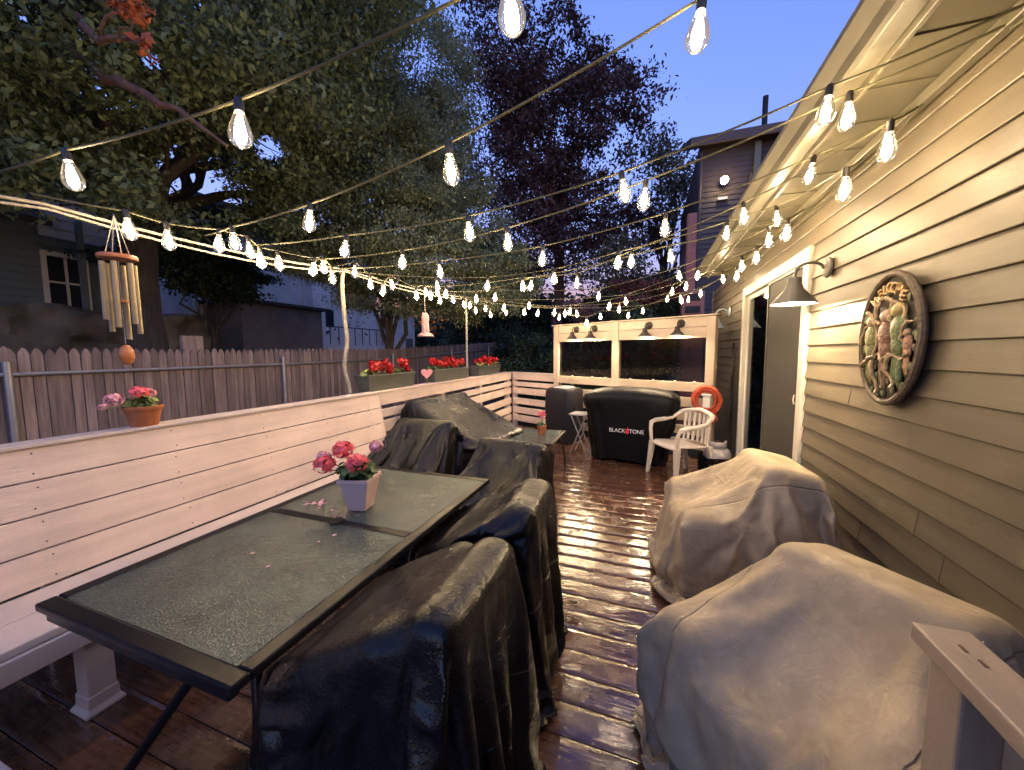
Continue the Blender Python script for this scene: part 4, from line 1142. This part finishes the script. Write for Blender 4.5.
# ------------------------------------------------------------------ neighbours
def lap_wall(mb, p0, p1, z0, z1, h=.14, d=.02):
    """lapped boards between two plan points, facing left of p0->p1"""
    p0 = Vector((*p0,0)); p1 = Vector((*p1,0)); u = (p1-p0).normalized(); n = Vector((u.y,-u.x,0))
    z = z0
    while z < z1-.01:
        zt = min(z+h, z1)
        a = [p0+n*d+Vector((0,0,z)), p1+n*d+Vector((0,0,z)), p1-n*.08+Vector((0,0,z)), p0-n*.08+Vector((0,0,z))]
        b = [p0+Vector((0,0,zt)), p1+Vector((0,0,zt)), p1-n*.08+Vector((0,0,zt)), p0-n*.08+Vector((0,0,zt))]
        mb.hexa(a,b); z += h
M['blue'] = mat('slate_blue_siding', (.10,.125,.14), .6, var=.1, vscale=3, stain=.2)
M['offwhite'] = mat('white_stucco', (.85,.74,.69), .8, var=.12, vscale=2, stain=.2)
M['purple'] = mat('plum_siding', (.055,.040,.040), .6, var=.1, vscale=3, stain=.15)
M['stone'] = mat('ledge_stone', (.16,.135,.105), .9, var=.4, vscale=3, bump=.5, bscale=6, island=.35)
M['brick'] = mat('painted_brick', (.30,.125,.105), .8, var=.2, vscale=9, stretch=(1,1,3), bump=.4, bscale=18)
M['brownw'] = mat('brown_block', (.19,.15,.13), .85, var=.2, vscale=2)
def blue_house():
    t = thing('neighbour_house', 'slate blue house with white framed window behind the fence, beyond the wind chime', 'house', (-13,3,-.5))
    X = -12
    mb = MB(); lap_wall(mb,(X,-3),(X,6.0),1.9,4.0,.16); mb.build('wall', M['blue'], t)
    MB().box(X-6,X-.1,-3,6.0,-.5,6.4).build('core_wall', M['blue'], t)
    mb = MB(); lap_wall(mb,(X-.02,4.25),(X-.02,5.98),4.01,6.2,.2); mb.build('upper_wall', mat('pale_upper_siding',(.40,.40,.43),.7,var=.1), t)
    w = MB(); y0,y1,z0,z1 = 4.30,4.86,2.52,3.60
    for a,b,c,d in ((y0-.07,y0,z0-.08,z1+.10),(y1,y1+.07,z0-.08,z1+.10),(y0-.0,y1,z1,z1+.10),(y0,y1,z0-.08,z0)): w.box(X-.03,X+.07,a,b,c,d)
    w.box(X+.0,X+.06,(y0+y1)/2-.02,(y0+y1)/2+.02,z0,z1); w.box(X+.005,X+.055,y0,y1,(z0+z1)/2-.02,(z0+z1)/2+.02)
    wo = w.build('window', M['trimw'], t)
    MB().box(X+.022,X+.03,y0,y1,z0,z1).build('pane', mat('dark_window',(.02,.022,.028),.1), wo)
    r = MB(); r.hexa([(X+1.0,-3,4.0),(X+1.0,4.1,4.0),(X-.1,4.1,4.6),(X-.1,-3,4.6)],[(X+1.0,-3,4.12),(X+1.0,4.1,4.12),(X-.1,4.1,4.74),(X-.1,-3,4.74)])
    r.build('porch_roof', M['shingle'], t)
    r = MB(); r.hexa([(X+.5,-3.3,6.3),(X+.5,6.4,6.3),(X-3,6.4,8.6),(X-3,-3.3,8.6)],[(X+.5,-3.3,6.42),(X+.5,6.4,6.42),(X-3,6.4,8.75),(X-3,-3.3,8.75)])
    r.build('roof', M['shingle'], t)
    MB().box(X+.6,X+.72,4.55,4.63,1.0,4.3).build('porch_post', M['blue'], t)
    # stone ledge below
    rnd = random.Random(8)
    s = thing('stone_wall', 'low rough stone retaining wall below the slate blue house', 'stone wall', (-10.5,3,-.5))
    from mathutils import noise
    mb = MB(); ny, nz = 120, 26; vs = []; fs = []
    for a in range(ny+1):
        for b in range(nz+1):
            y_ = -2.5+9.2*a/ny; z = -.5+2.95*b/nz
            q = noise.noise(Vector((y_*1.1,z*2.6,3)))*.28+noise.noise(Vector((y_*3.1,z*6.5,7)))*.13+noise.noise(Vector((y_*8,z*14,1)))*.05
            vs.append((-10.7+q-.10*z, y_+.1*noise.noise(Vector((y_*2,z*2,9))), z+.12*noise.noise(Vector((y_*1.3,0,z)))))
    for a in range(ny):
        for b in range(nz): fs.append((a*(nz+1)+b,(a+1)*(nz+1)+b,(a+1)*(nz+1)+b+1,a*(nz+1)+b+1))
    n0 = len(vs)
    for a in range(ny+1): v = vs[a*(nz+1)+nz]; vs.append((v[0]-1.0,v[1],v[2]+.08))
    for a in range(ny): fs.append((a*(nz+1)+nz,(a+1)*(nz+1)+nz,n0+a+1,n0+a))
    mb.add(vs, fs)
    mb.build('stones', M['stone'], s, smooth=True)
blue_house()
def white_house():
    t = thing('neighbour_house', 'pale stucco house with small window behind the fence, right of the big trunk', 'house', (-15,15,0))
    X = -14
    MB().box(X-6,X,12.9,17.0,-.5,6.5).build('wall', M['offwhite'], t)
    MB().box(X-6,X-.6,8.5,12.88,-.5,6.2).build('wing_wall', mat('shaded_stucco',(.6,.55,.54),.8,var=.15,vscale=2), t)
    w = MB(); w.box(X-.02,X+.05,13.55,14.0,2.75,3.55); wo = w.build('window', mat('dark_frame',(.05,.05,.06),.4), t)
    MB().box(X+.051,X+.056,13.58,13.97,2.78,3.52).build('pane', mat('dark_pane',(.03,.035,.045),.1), wo)
    MB().box(X-6.3,X+.3,8.3,17.3,6.5,6.7).build('roof', M['shingle'], t)
    r = MB(); 
    for k in range(8): r.tube([(X+.8,13.0+k*.5,1.9),(X+.8,13.0+k*.5,2.7)], .02, 6)
    r.tube([(X+.8,12.9,2.7),(X+.8,16.6,2.7)], .025, 6); r.build('handrail', M['dark'], t)
    g = thing('low_garage', 'low brown block garage in front of the pale stucco house', 'garage', (-12,11,0))
    MB().box(-15.5,-12.8,8.9,12.2,-.5,3.25).build('wall', M['brownw'], g)
    MB().box(-15.7,-12.6,8.7,12.4,3.252,3.36).build('roof', M['shingle'], g)
    s = thing('garden_shed', 'pale pink shed wall half hidden by leaves beyond the planters', 'shed', (-14,20,0))
    MB().box(-17,-14,18.6,20.6,-.5,3.9).build('wall', M['offwhite'], s)
    MB().box(-17.2,-13.8,18.4,20.8,3.902,4.05).build('roof', M['shingle'], s)
    f = MB(); f.box(-13.99,-13.94,19.6,20.3,-.4,2.4); f.build('door', M['brownw'], s)
white_house()
def plum_house():
    t = thing('neighbour_house', 'tall dark plum sided house with a lit flood lamp rising beyond the eave', 'house', (4,13,0))
    Y = 13.0
    mb = MB(); lap_wall(mb,(1.35,Y),(8,Y),-.5,7.7,.15,.025); mb.build('wall', M['purple'], t)
    mb = MB(); lap_wall(mb,(1.35,Y+7),(1.35,Y+.02),-.5,7.7,.15,.02); mb.build('side_wall', M['purple'], t)
    r = MB(); r.hexa([(1.05,Y-.35,7.55),(8.4,Y-.35,7.55),(8.4,Y+4,9.4),(1.05,Y+4,9.4)],[(1.05,Y-.35,7.72),(8.4,Y-.35,7.72),(8.4,Y+4,9.57),(1.05,Y+4,9.57)])
    r.build('roof', M['shingle'], t)
    MB().box(1.05,8.4,Y-.40,Y-.36,7.45,7.70).build('fascia', mat('brown_fascia',(.10,.06,.05),.6), t)
    MB().tube([(3.2,Y+1.0,7.9),(3.2,Y+1.0,9.2)], .075, 12).build('vent_pipe', M['dark'], t, smooth=True)
    MB().box(2.75,2.9,Y-.12,Y-.026,5.2,7.44).build('trim_board', M['soffit'], t)
    for k in range(4): MB().tube([(2.45-.06*k,Y-.08,3.9),(2.85-.05*k,Y-.08,6.6)], .02, 6).build('conduit', M['soffit'], t)
    w = MB(); w.box(2.2,2.95,Y-.06,Y-.026,3.0,4.3); wo = w.build('window', M['trimw'], t); MB().box(2.28,2.87,Y-.07,Y-.061,3.08,4.22).build('pane', M['dark'], wo)
    MB().tube([(1.37,Y-.06,-.4),(1.37,Y-.06,7.4)], .05, 8).build('downspout', M['purple'], t)
    f = thing('flood_lamp', 'glowing flood lamp high on the dark plum house', 'flood lamp', (1.95,Y-.1,6.4))
    MB().ell((1.98,Y-.30,6.42),(.10,.08,.10),14,10).build('lit_lens', M['flood'], f, smooth=True)
    MB().lathe([(.05,0),(.06,.12),(.10,.2),(.0001,.21)], (0,0,0), 14, Matrix.Translation((1.98,Y-.03,6.42)) @ Matrix.Rotation(R(90),4,'X')).build('housing', M['galv'], f, smooth=True)
    MB().box(1.86,2.10,Y-.12,Y-.028,5.95,6.02).build('bracket', M['shadein'], f)
    c = thing('brick_chimney', 'narrow pinkish brick outdoor chimney behind the timber screen', 'chimney', (1.0,10.6,0))
    MB().box(.78,1.30,10.4,10.9,-.5,3.0).build('stack', M['brick'], c, bevel=.02)
    MB().box(.86,1.08,10.5,10.8,3.002,4.9).build('flue', M['brick'], c, bevel=.02)
    for z in (2.45,2.75): MB().box(.86,1.2,10.37,10.399,z,z+.17).build('vent', M['dark'], c)
plum_house()

# ------------------------------------------------------------------ trees
def leaf_mesh(name, blobs, n, size, seed, sub=26, spread=.30, droop=.35, asp=.55, hole=None):
    """leaf sized faces in many small clumps spread through the crown's blobs"""
    r = np.random.default_rng(seed)
    vol = np.array([b[3]*b[4]*b[5] for b in blobs])**(.75); cnt = (n*vol/vol.sum()).astype(int)
    P = []
    for b, k in zip(blobs, cnt):
        c = np.array(b[:3]); rad = np.array(b[3:6])
        m = max(5, int(sub*(rad.prod()**(1/3))))
        d = r.normal(size=(m,3)); d /= np.linalg.norm(d,axis=1)[:,None]
        cc = d*(r.uniform(.25,1,size=(m,1))**.5)
        w = r.uniform(.3,1.6,m); w /= w.sum()
        idx = r.choice(m, size=k, p=w)
        o = r.normal(size=(k,3))*spread*np.array([1,1,.6])
        P.append(c+(cc[idx]+o)*rad)
    P = np.concatenate(P)
    if hole is not None:
        keep = np.ones(len(P),bool)
        for h in hole:
            A = np.array(h[0]); B = np.array(h[1]); ax = B-A; f = np.clip(((P-A)@ax)/(ax@ax),0,1)
            q = np.linalg.norm(P-A-f[:,None]*ax,axis=1)/(h[2]+(h[3]-h[2])*f); keep &= q > 1+r.normal(size=len(P))*.3
        P = P[keep]
    k = len(P)
    nrm = r.normal(size=(k,3))+np.array([0,0,.9]); nrm /= np.linalg.norm(nrm,axis=1)[:,None]
    u = r.normal(size=(k,3)); u[:,2] -= droop*2; u -= (u*nrm).sum(1)[:,None]*nrm; u /= np.linalg.norm(u,axis=1)[:,None]+1e-9
    w = np.cross(nrm,u); s = size*r.uniform(.6,1.35,(k,1))
    V = np.stack([P-u*s*.5, P+w*s*asp*.5+nrm*s*.08, P+u*s*.55-nrm*s*.1, P-w*s*asp*.5+nrm*s*.08],1).reshape(-1,3)
    me = bpy.data.meshes.new(name)
    me.vertices.add(4*k); me.vertices.foreach_set('co', V.astype(np.float32).ravel())
    me.loops.add(4*k); me.loops.foreach_set('vertex_index', np.arange(4*k,dtype=np.int32))
    me.polygons.add(k); me.polygons.foreach_set('loop_start', np.arange(0,4*k,4,dtype=np.int32)); me.polygons.foreach_set('loop_total', np.full(k,4,dtype=np.int32))
    me.update(calc_edges=True); me.validate()
    return me
M['bark'] = mat('dark_bark', (.05,.038,.03), .9, var=.4, vscale=4, stretch=(3,3,.6), bump=.8, bscale=14, bdist=.04)
M['barkr'] = mat('reddish_bark', (.16,.075,.05), .9, var=.4, vscale=4, stretch=(3,3,.6), bump=.6, bscale=14, bdist=.03)
M['lf_maple'] = mat('maple_leaf', (.14,.17,.075), .6, island=.5, transl=.4)
M['lf_green'] = mat('bright_leaf', (.225,.25,.13), .6, island=.5, transl=.4)
M['lf_plum'] = mat('plum_leaf', (.085,.042,.038), .5, island=.5, transl=.2)
M['lf_dark'] = mat('dark_evergreen', (.026,.048,.018), .65, island=.5, transl=.15)
M['lf_thin'] = mat('sparse_leaf', (.10,.09,.06), .6, island=.5, transl=.2)
M['lf_rust'] = mat('rust_leaf', (.40,.10,.04), .6, island=.4, transl=.2)
M['lf_mauve'] = mat('mauve_bloom', (.20,.12,.13), .7, island=.4, transl=.2)
M['lf_red'] = mat('reddish_leaf', (.15,.05,.045), .6, island=.5, transl=.2)
def limb(mb, a, b, r0, r1, rnd, k=7, wob=.06):
    a = Vector(a); b = Vector(b); d = (b-a).length; pts = []; rs = []
    for i in range(k+1):
        f = i/k; p = a.lerp(b,f)
        if 0 < i < k: p += Vector((rnd.gauss(0,1),rnd.gauss(0,1),rnd.gauss(0,.6)))*d*wob*.5
        p.z += d*.06*math.sin(PI*f)
        pts.append(p); rs.append(r0+(r1-r0)*f)
    mb.tube(pts, rs, 9); return pts
def tree(name, label, loc, trunk_h, r0, blobs, n, size, lm, seed, bark=None, group='trees beyond the fence', limbs=8, crown_kw={}, twigs=0, cat='tree'):
    rnd = random.Random(seed)
    t = thing(name, label, cat, loc, group)
    mb = MB(); base = Vector(loc)
    top = base+Vector((rnd.uniform(-.2,.2),rnd.uniform(-.2,.2),trunk_h))
    tp = limb(mb, base-Vector((0,0,.2)), top, r0, r0*.62, rnd, 8, .025)
    ends = sorted(blobs, key=lambda b: -b[3]*b[4]*b[5])[:limbs]
    for b in ends:
        st = tp[rnd.choice([-1,-2,-3])]; e = Vector(b[:3])
        pp = limb(mb, st, e, r0*.38, r0*.07, rnd, 8)
        for q in range(4):
            f = pp[rnd.randint(3,8)]; e2 = e+Vector((rnd.uniform(-1,1)*b[3],rnd.uniform(-1,1)*b[4],rnd.uniform(-.7,.9)*b[5]))
            limb(mb, f, e2, r0*.09, r0*.015, rnd, 5)
        for q in range(twigs):
            e2 = e+Vector((rnd.uniform(-1,1)*b[3],rnd.uniform(-1,1)*b[4],rnd.uniform(.3,1.25)*b[5])); limb(mb, e, e2, r0*.05, r0*.01, rnd, 5)
    mb.build('trunk', bark or M['bark'], t, smooth=True)
    me = leaf_mesh('crown', blobs, n, size, seed, **crown_kw)
    link('crown', me, lm, t)
    return t
def blob_crown(c, R_, k, rnd, fr=.42):
    out = []
    for i in range(k):
        d = Vector((rnd.gauss(0,1),rnd.gauss(0,1),rnd.gauss(0,1))).normalized()*rnd.uniform(.35,.82)
        s = rnd.uniform(.75,1.2)*fr
        out.append((c[0]+d.x*R_[0], c[1]+d.y*R_[1], c[2]+d.z*R_[2], R_[0]*s, R_[1]*s, R_[2]*s*.8))
    return out
# (start, end, radius at start, radius at end): thin places where the sky shows through the crown
HOLES = [((-4.53,2.79,3.19),(-14.7,9.1,7.0),.33,1.3),((-4.27,2.84,2.66),(-12.8,8.5,5.0),.2,.75),((-4.69,2.76,3.46),(-14,8.3,7.4),.2,.6),((-5.06,2.73,4.63),(-15.2,8.2,10.9),.10,.35),((-3.84,3.08,3.67),(-11.5,9.25,8.0),.14,.45)]
rnd = random.Random(42)
# big maple whose crown hangs over the left side
bl = blob_crown((-7.6,4.1,7.2),(4.2,5.0,3.6),27,rnd,.34)+[(-6.0,2.2,5.2,1.5,1.6,1.0),(-5.2,3.6,5.4,1.5,1.5,.9),(-7.0,6.6,5.0,1.8,1.6,1.1),(-5.4,5.4,6.6,1.5,1.5,1.1),(-8.5,2.0,4.8,1.6,1.6,1.1),(-4.4,4.4,7.2,1.5,1.5,1.1),(-9.5,3.6,4.7,1.4,1.6,.9),(-10,6.2,5,1.6,1.6,1),(-6.4,.9,4.6,1.3,1.3,.9),(-7.0,3.1,3.9,1.1,1.1,.65),(-6.2,2.6,3.6,.9,.9,.5),(-6.3,3.5,3.75,.9,.8,.5),(-6.4,1.6,3.5,1.0,.9,.55),(-6.6,4.6,3.9,.9,.9,.6),(-7.3,1.9,3.9,1.3,1.2,.7),(-7.0,5.7,3.8,1.0,1.2,.7),(-8.2,.6,4.2,1.5,1.4,.8),(-6.2,6.3,4.6,1.2,1.3,.9),(-7.2,5.4,5.4,1.3,1.3,.9),(-7.5,3.9,5.2,1.4,1.4,.7)]
maple = tree('maple_tree', 'big dark maple with thick trunk right beyond the fence, crown hanging over the bench', (-8.6,4.2,-.5), 5.0, .34, bl, 230000, .085, M['lf_maple'], 5, limbs=12, crown_kw=dict(sub=15, spread=.19, hole=HOLES))
# dead twig with rust leaves, part of the maple
mb = MB(); rr = random.Random(3)
limb(mb, (-6.6,2.6,5.3), (-4.6,2.12,4.25), .06,.03,rr,6,.04); limb(mb,(-4.6,2.12,4.25),(-3.9,2.1,4.03),.03,.016,rr,6,.04); limb(mb,(-4.5,2.1,4.22),(-4.0,2.07,4.40),.014,.006,rr,6,.08); limb(mb,(-4.3,2.1,4.15),(-3.85,2.05,4.28),.012,.005,rr,6,.08)
limb(mb, (-6.4,2.5,5.0), (-5.24,2.42,4.28), .06,.045,rr,6,.04); limb(mb,(-5.24,2.42,4.28),(-4.46,2.45,3.89),.045,.035,rr,6,.04); limb(mb,(-4.46,2.45,3.89),(-3.84,2.64,3.49),.03,.012,rr,6,.05)
mb.build('dead_branch', M['barkr'], maple, smooth=True)
me = leaf_mesh('rust_leaves', [(-4.05,2.07,4.36,.12,.12,.12),(-3.86,2.06,4.27,.09,.09,.14),(-3.88,2.05,3.97,.07,.07,.09)], 150, .07, 8, sub=40, spread=.3, droop=.9)
link('rust_leaves', me, M['lf_rust'], maple)
# bright mid tree
bl = [(-8.6,10.5,4.2,2.4,2.4,1.5),(-9.6,10.8,6.2,2.4,2.4,1.7),(-7.4,10.6,5.8,1.7,1.8,1.4),(-6.9,10.9,4.3,1.7,1.9,1.3),(-5.9,11.2,3.6,1.4,1.5,1.2),(-5.1,11.6,3.0,1.2,1.3,1.0),(-9.0,11.5,8.6,2.2,2.2,1.6),(-7.9,11.6,7.6,1.6,1.8,1.4),(-10.2,11.2,4.6,1.8,2,1.4),(-10.5,10.2,7.6,1.6,1.6,1.4),(-6.1,12.3,5.0,1.4,1.4,1.2),(-5.0,12.6,3.8,1.2,1.3,1.1)]
bl += [(-9.4,12.5,10.2,2.0,2.0,1.6),(-8.2,12.8,9.4,1.8,1.8,1.5),(-7.2,12.6,7.2,1.5,1.6,1.3)]
bl = [(b[0]*.68,b[1]*.68,1.5+(b[2]-1.5)*.68,b[3]*.68,b[4]*.68,b[5]*.68) for b in bl]
bl += [(-5.5,8.6,8.7,1.3,1.3,1.2),(-5.4,8.4,7.2,1.3,1.3,1.2),(-4.95,8.4,5.8,1.1,1.2,1.0),(-4.1,8.6,4.5,1.0,1.1,.9),(-3.35,8.8,3.4,.8,.9,.7),(-6.4,8.2,8.0,1.4,1.3,1.2)]
tree('leafy_tree', 'broad mid green tree lit by the bulbs behind the poles', (-6.3,7.9,-.5), 2.4, .16, bl, 190000, .07, M['lf_green'], 6, limbs=9, crown_kw=dict(sub=18, spread=.17, droop=.7))
# plum maple
bl = blob_crown((-4.9,20,13.8),(4.9,4.2,7.8),34,rnd,.24)+[(-8.4,19.5,15.5,1.9,1.8,2.2),(-8.3,19.5,11.5,1.9,1.8,2.2),(-7.7,19.3,18.5,1.9,1.8,1.8),(-2.2,19,8,2.0,2,1.8),(-5.5,19,7.5,2.4,2,1.8),(-1.2,19.2,7.2,1.6,1.6,1.4),(-7,20,9,2,2,2),(-4,19,6.2,2.4,2,1.4)]
tree('plum_maple', 'tall dark purple leaved maple with sky showing through, behind the green tree', (-4.6,20.5,-.5), 9, .36, bl, 50000, .20, M['lf_plum'], 9, bark=M['barkr'], limbs=16, crown_kw=dict(sub=14, spread=.24), twigs=6)
# sparse tree
bl = blob_crown((.7,20.5,8.6),(2.3,2.0,4.6),16,rnd,.32)
tree('sparse_tree', 'thin sparse tree with bare twigs standing left of the plum house', (.75,20.5,-.5), 6.0, .17, bl, 4200, .19, M['lf_thin'], 12, limbs=14, crown_kw=dict(sub=20, spread=.26), twigs=9)
# far backing trees
tree('dense_tree', 'dark dense tree filling the gap between the maple and the pale houses', (-19,14,-.5), 3, .3, blob_crown((-19,14,2.8),(4,4,2.2),14,rnd,.42), 24000, .24, M['lf_dark'], 14, limbs=6, crown_kw=dict(sub=14))
tree('dense_tree', 'low dark spreading tree in front of the brown block garage', (-10.9,6.9,-.5), 2.4, .12, blob_crown((-10.9,6.9,4.0),(1.5,1.9,.95),9,rnd,.45), 14000, .12, M['lf_dark'], 15, limbs=6, crown_kw=dict(sub=14))
tree('dense_tree', 'dark round tree beyond the far end of the fence', (-9,22,-.5), 3, .3, blob_crown((-9,22,5),(4,3.5,4),14,rnd,.42), 24000, .25, M['lf_dark'], 16, limbs=6, crown_kw=dict(sub=14))
tree('dense_tree', 'dark bushy tree far behind the lamp screen', (-1.5,26,-.5), 3, .3, blob_crown((-1.5,26,4),(5,3,3.4),14,rnd,.42), 20000, .28, M['lf_dark'], 18, limbs=6, crown_kw=dict(sub=14))
# added ring of leaves, one mass, blocking the sky's orange horizon glow
rr = random.Random(77); bl = []
for k in range(70):
    a = R(-100+200*k/69)
    d = rr.uniform(44,54); bl.append((d*math.sin(a)-6, d*math.cos(a), rr.uniform(1.5,4), 4.5, 4.5, rr.uniform(4,7)))
tag(link('added_horizon_leaves', leaf_mesh('added_horizon_leaves', bl, 60000, .75, 91, sub=9, spread=.3), M['lf_dark']), 'added far leaf mass blocking the orange horizon glow behind the houses', 'added leaf mass', kind='stuff')
# hedge shrubs behind the screen
def shrub(name, label, c, rad, n, size, m, seed, group='shrubs behind the screen', k=7):
    rr = random.Random(seed)
    t = thing(name, label, 'shrub', (c[0],c[1],-.5), group)
    mb = MB()
    for i in range(5):
        limb(mb, (c[0]+rr.uniform(-.2,.2),c[1]+rr.uniform(-.2,.2),-.55), (c[0]+rr.uniform(-.7,.7)*rad[0],c[1]+rr.uniform(-.7,.7)*rad[1],c[2]+rr.uniform(-.3,.6)*rad[2]), .035, .01, rr, 6)
    mb.build('stems', M['bark'], t, smooth=True)
    me = leaf_mesh('foliage', blob_crown(c, rad, k, rr, .5), n, size, seed, sub=14)
    link('foliage', me, m, t)
shrub('evergreen_shrub', 'dark evergreen bush behind the corner railing', (-3.2,10.2,1.0), (1.2,1.0,1.5), 9000, .09, M['lf_dark'], 51)
shrub('evergreen_shrub', 'dark evergreen bush seen through the outer clear panel', (-1.6,9.4,.9), (1.1,.9,1.5), 9000, .09, M['lf_dark'], 52)
shrub('evergreen_shrub', 'dark evergreen bush seen through the panel beside the centre post', (-.2,9.3,1.0), (1.0,.9,1.5), 9000, .09, M['lf_dark'], 53)
shrub('tall_conifer', 'narrow dark conifer standing left of the brick chimney', (.42,11.6,2.0), (.65,.6,2.1), 9000, .09, M['lf_dark'], 54, k=9)
shrub('mauve_shrub', 'round pale mauve flowering shrub above the outer end of the screen', (-1.9,11.2,2.75), (.55,.5,.42), 2600, .09, M['lf_mauve'], 55)
shrub('red_shrub', 'reddish leaved shrub above the centre post of the screen', (-.2,11.5,3.0), (1.0,.8,.8), 3500, .10, M['lf_red'], 56)
shrub('evergreen_shrub', 'brownish green bush rising behind the red leaved shrub', (-.9,13.5,3.0), (2.0,1.2,2.0), 9000, .13, M['lf_thin'], 57)
shrub('evergreen_shrub', 'dark shrub in the yard beyond the far fence end', (-4.8,14.5,1.0), (1.6,1.4,1.7), 9000, .12, M['lf_dark'], 58)

# ------------------------------------------------------------------ sky, sun, camera
w = bpy.data.worlds.new('World'); sc.world = w; w.use_nodes = True
nt = w.node_tree; bg = nt.nodes['Background']
sky = nt.nodes.new('ShaderNodeTexSky'); sky.sky_type = 'NISHITA'; sky.sun_disc = False
EL, ROT = R(-1.5), R(150)
sky.sun_elevation = EL; sky.sun_rotation = ROT; sky.ozone_density = 2.6
tint = nt.nodes.new('ShaderNodeMixRGB'); tint.blend_type = 'MULTIPLY'; tint.inputs[0].default_value = 1; tint.inputs[2].default_value = (1.0,.94,1.08,1)
nt.links.new(sky.outputs[0], tint.inputs[1]); nt.links.new(tint.outputs[0], bg.inputs[0])
bg.inputs[1].default_value = .088
sl = bpy.data.lights.new('sun', 'SUN'); sl.energy = .002; sl.angle = R(20); sl.color = (1,.8,.7)
so = bpy.data.objects.new('sun', sl); col.objects.link(so)
so.rotation_euler = (R(88), 0, PI-ROT)

cam = bpy.data.cameras.new('camera'); co = bpy.data.objects.new('camera', cam); col.objects.link(co)
F, YAW, TL, RL = 375., R(19.8), math.atan(32.5/375.), .006
fw = Vector((-math.sin(YAW)*math.cos(TL), math.cos(YAW)*math.cos(TL), -math.sin(TL)))
r0 = Vector((math.cos(YAW), math.sin(YAW), 0)); u0 = Vector((-math.sin(YAW)*math.sin(TL), math.cos(YAW)*math.sin(TL), math.cos(TL)))
rt = r0*math.cos(RL)-u0*math.sin(RL); up = r0*math.sin(RL)+u0*math.cos(RL)
co.matrix_world = Matrix(((rt.x,up.x,-fw.x,0),(rt.y,up.y,-fw.y,0),(rt.z,up.z,-fw.z,1.5),(0,0,0,1)))
cam.sensor_width = 36; cam.lens = 36*F/1024; cam.clip_start = .05; cam.clip_end = 2000
sc.camera = co
sc.view_settings.view_transform = 'Standard'; sc.view_settings.look = 'None'; sc.view_settings.gamma = 1; sc.view_settings.use_curve_mapping = False
sc.view_settings.exposure = 5.92
sc.cycles.use_denoising = True
sc.cycles.max_bounces = 6; sc.cycles.diffuse_bounces = 3; sc.cycles.glossy_bounces = 3; sc.cycles.transparent_max_bounces = 16; sc.cycles.transmission_bounces = 4
sc.cycles.sample_clamp_indirect = 3
sc.cycles.use_light_tree = True
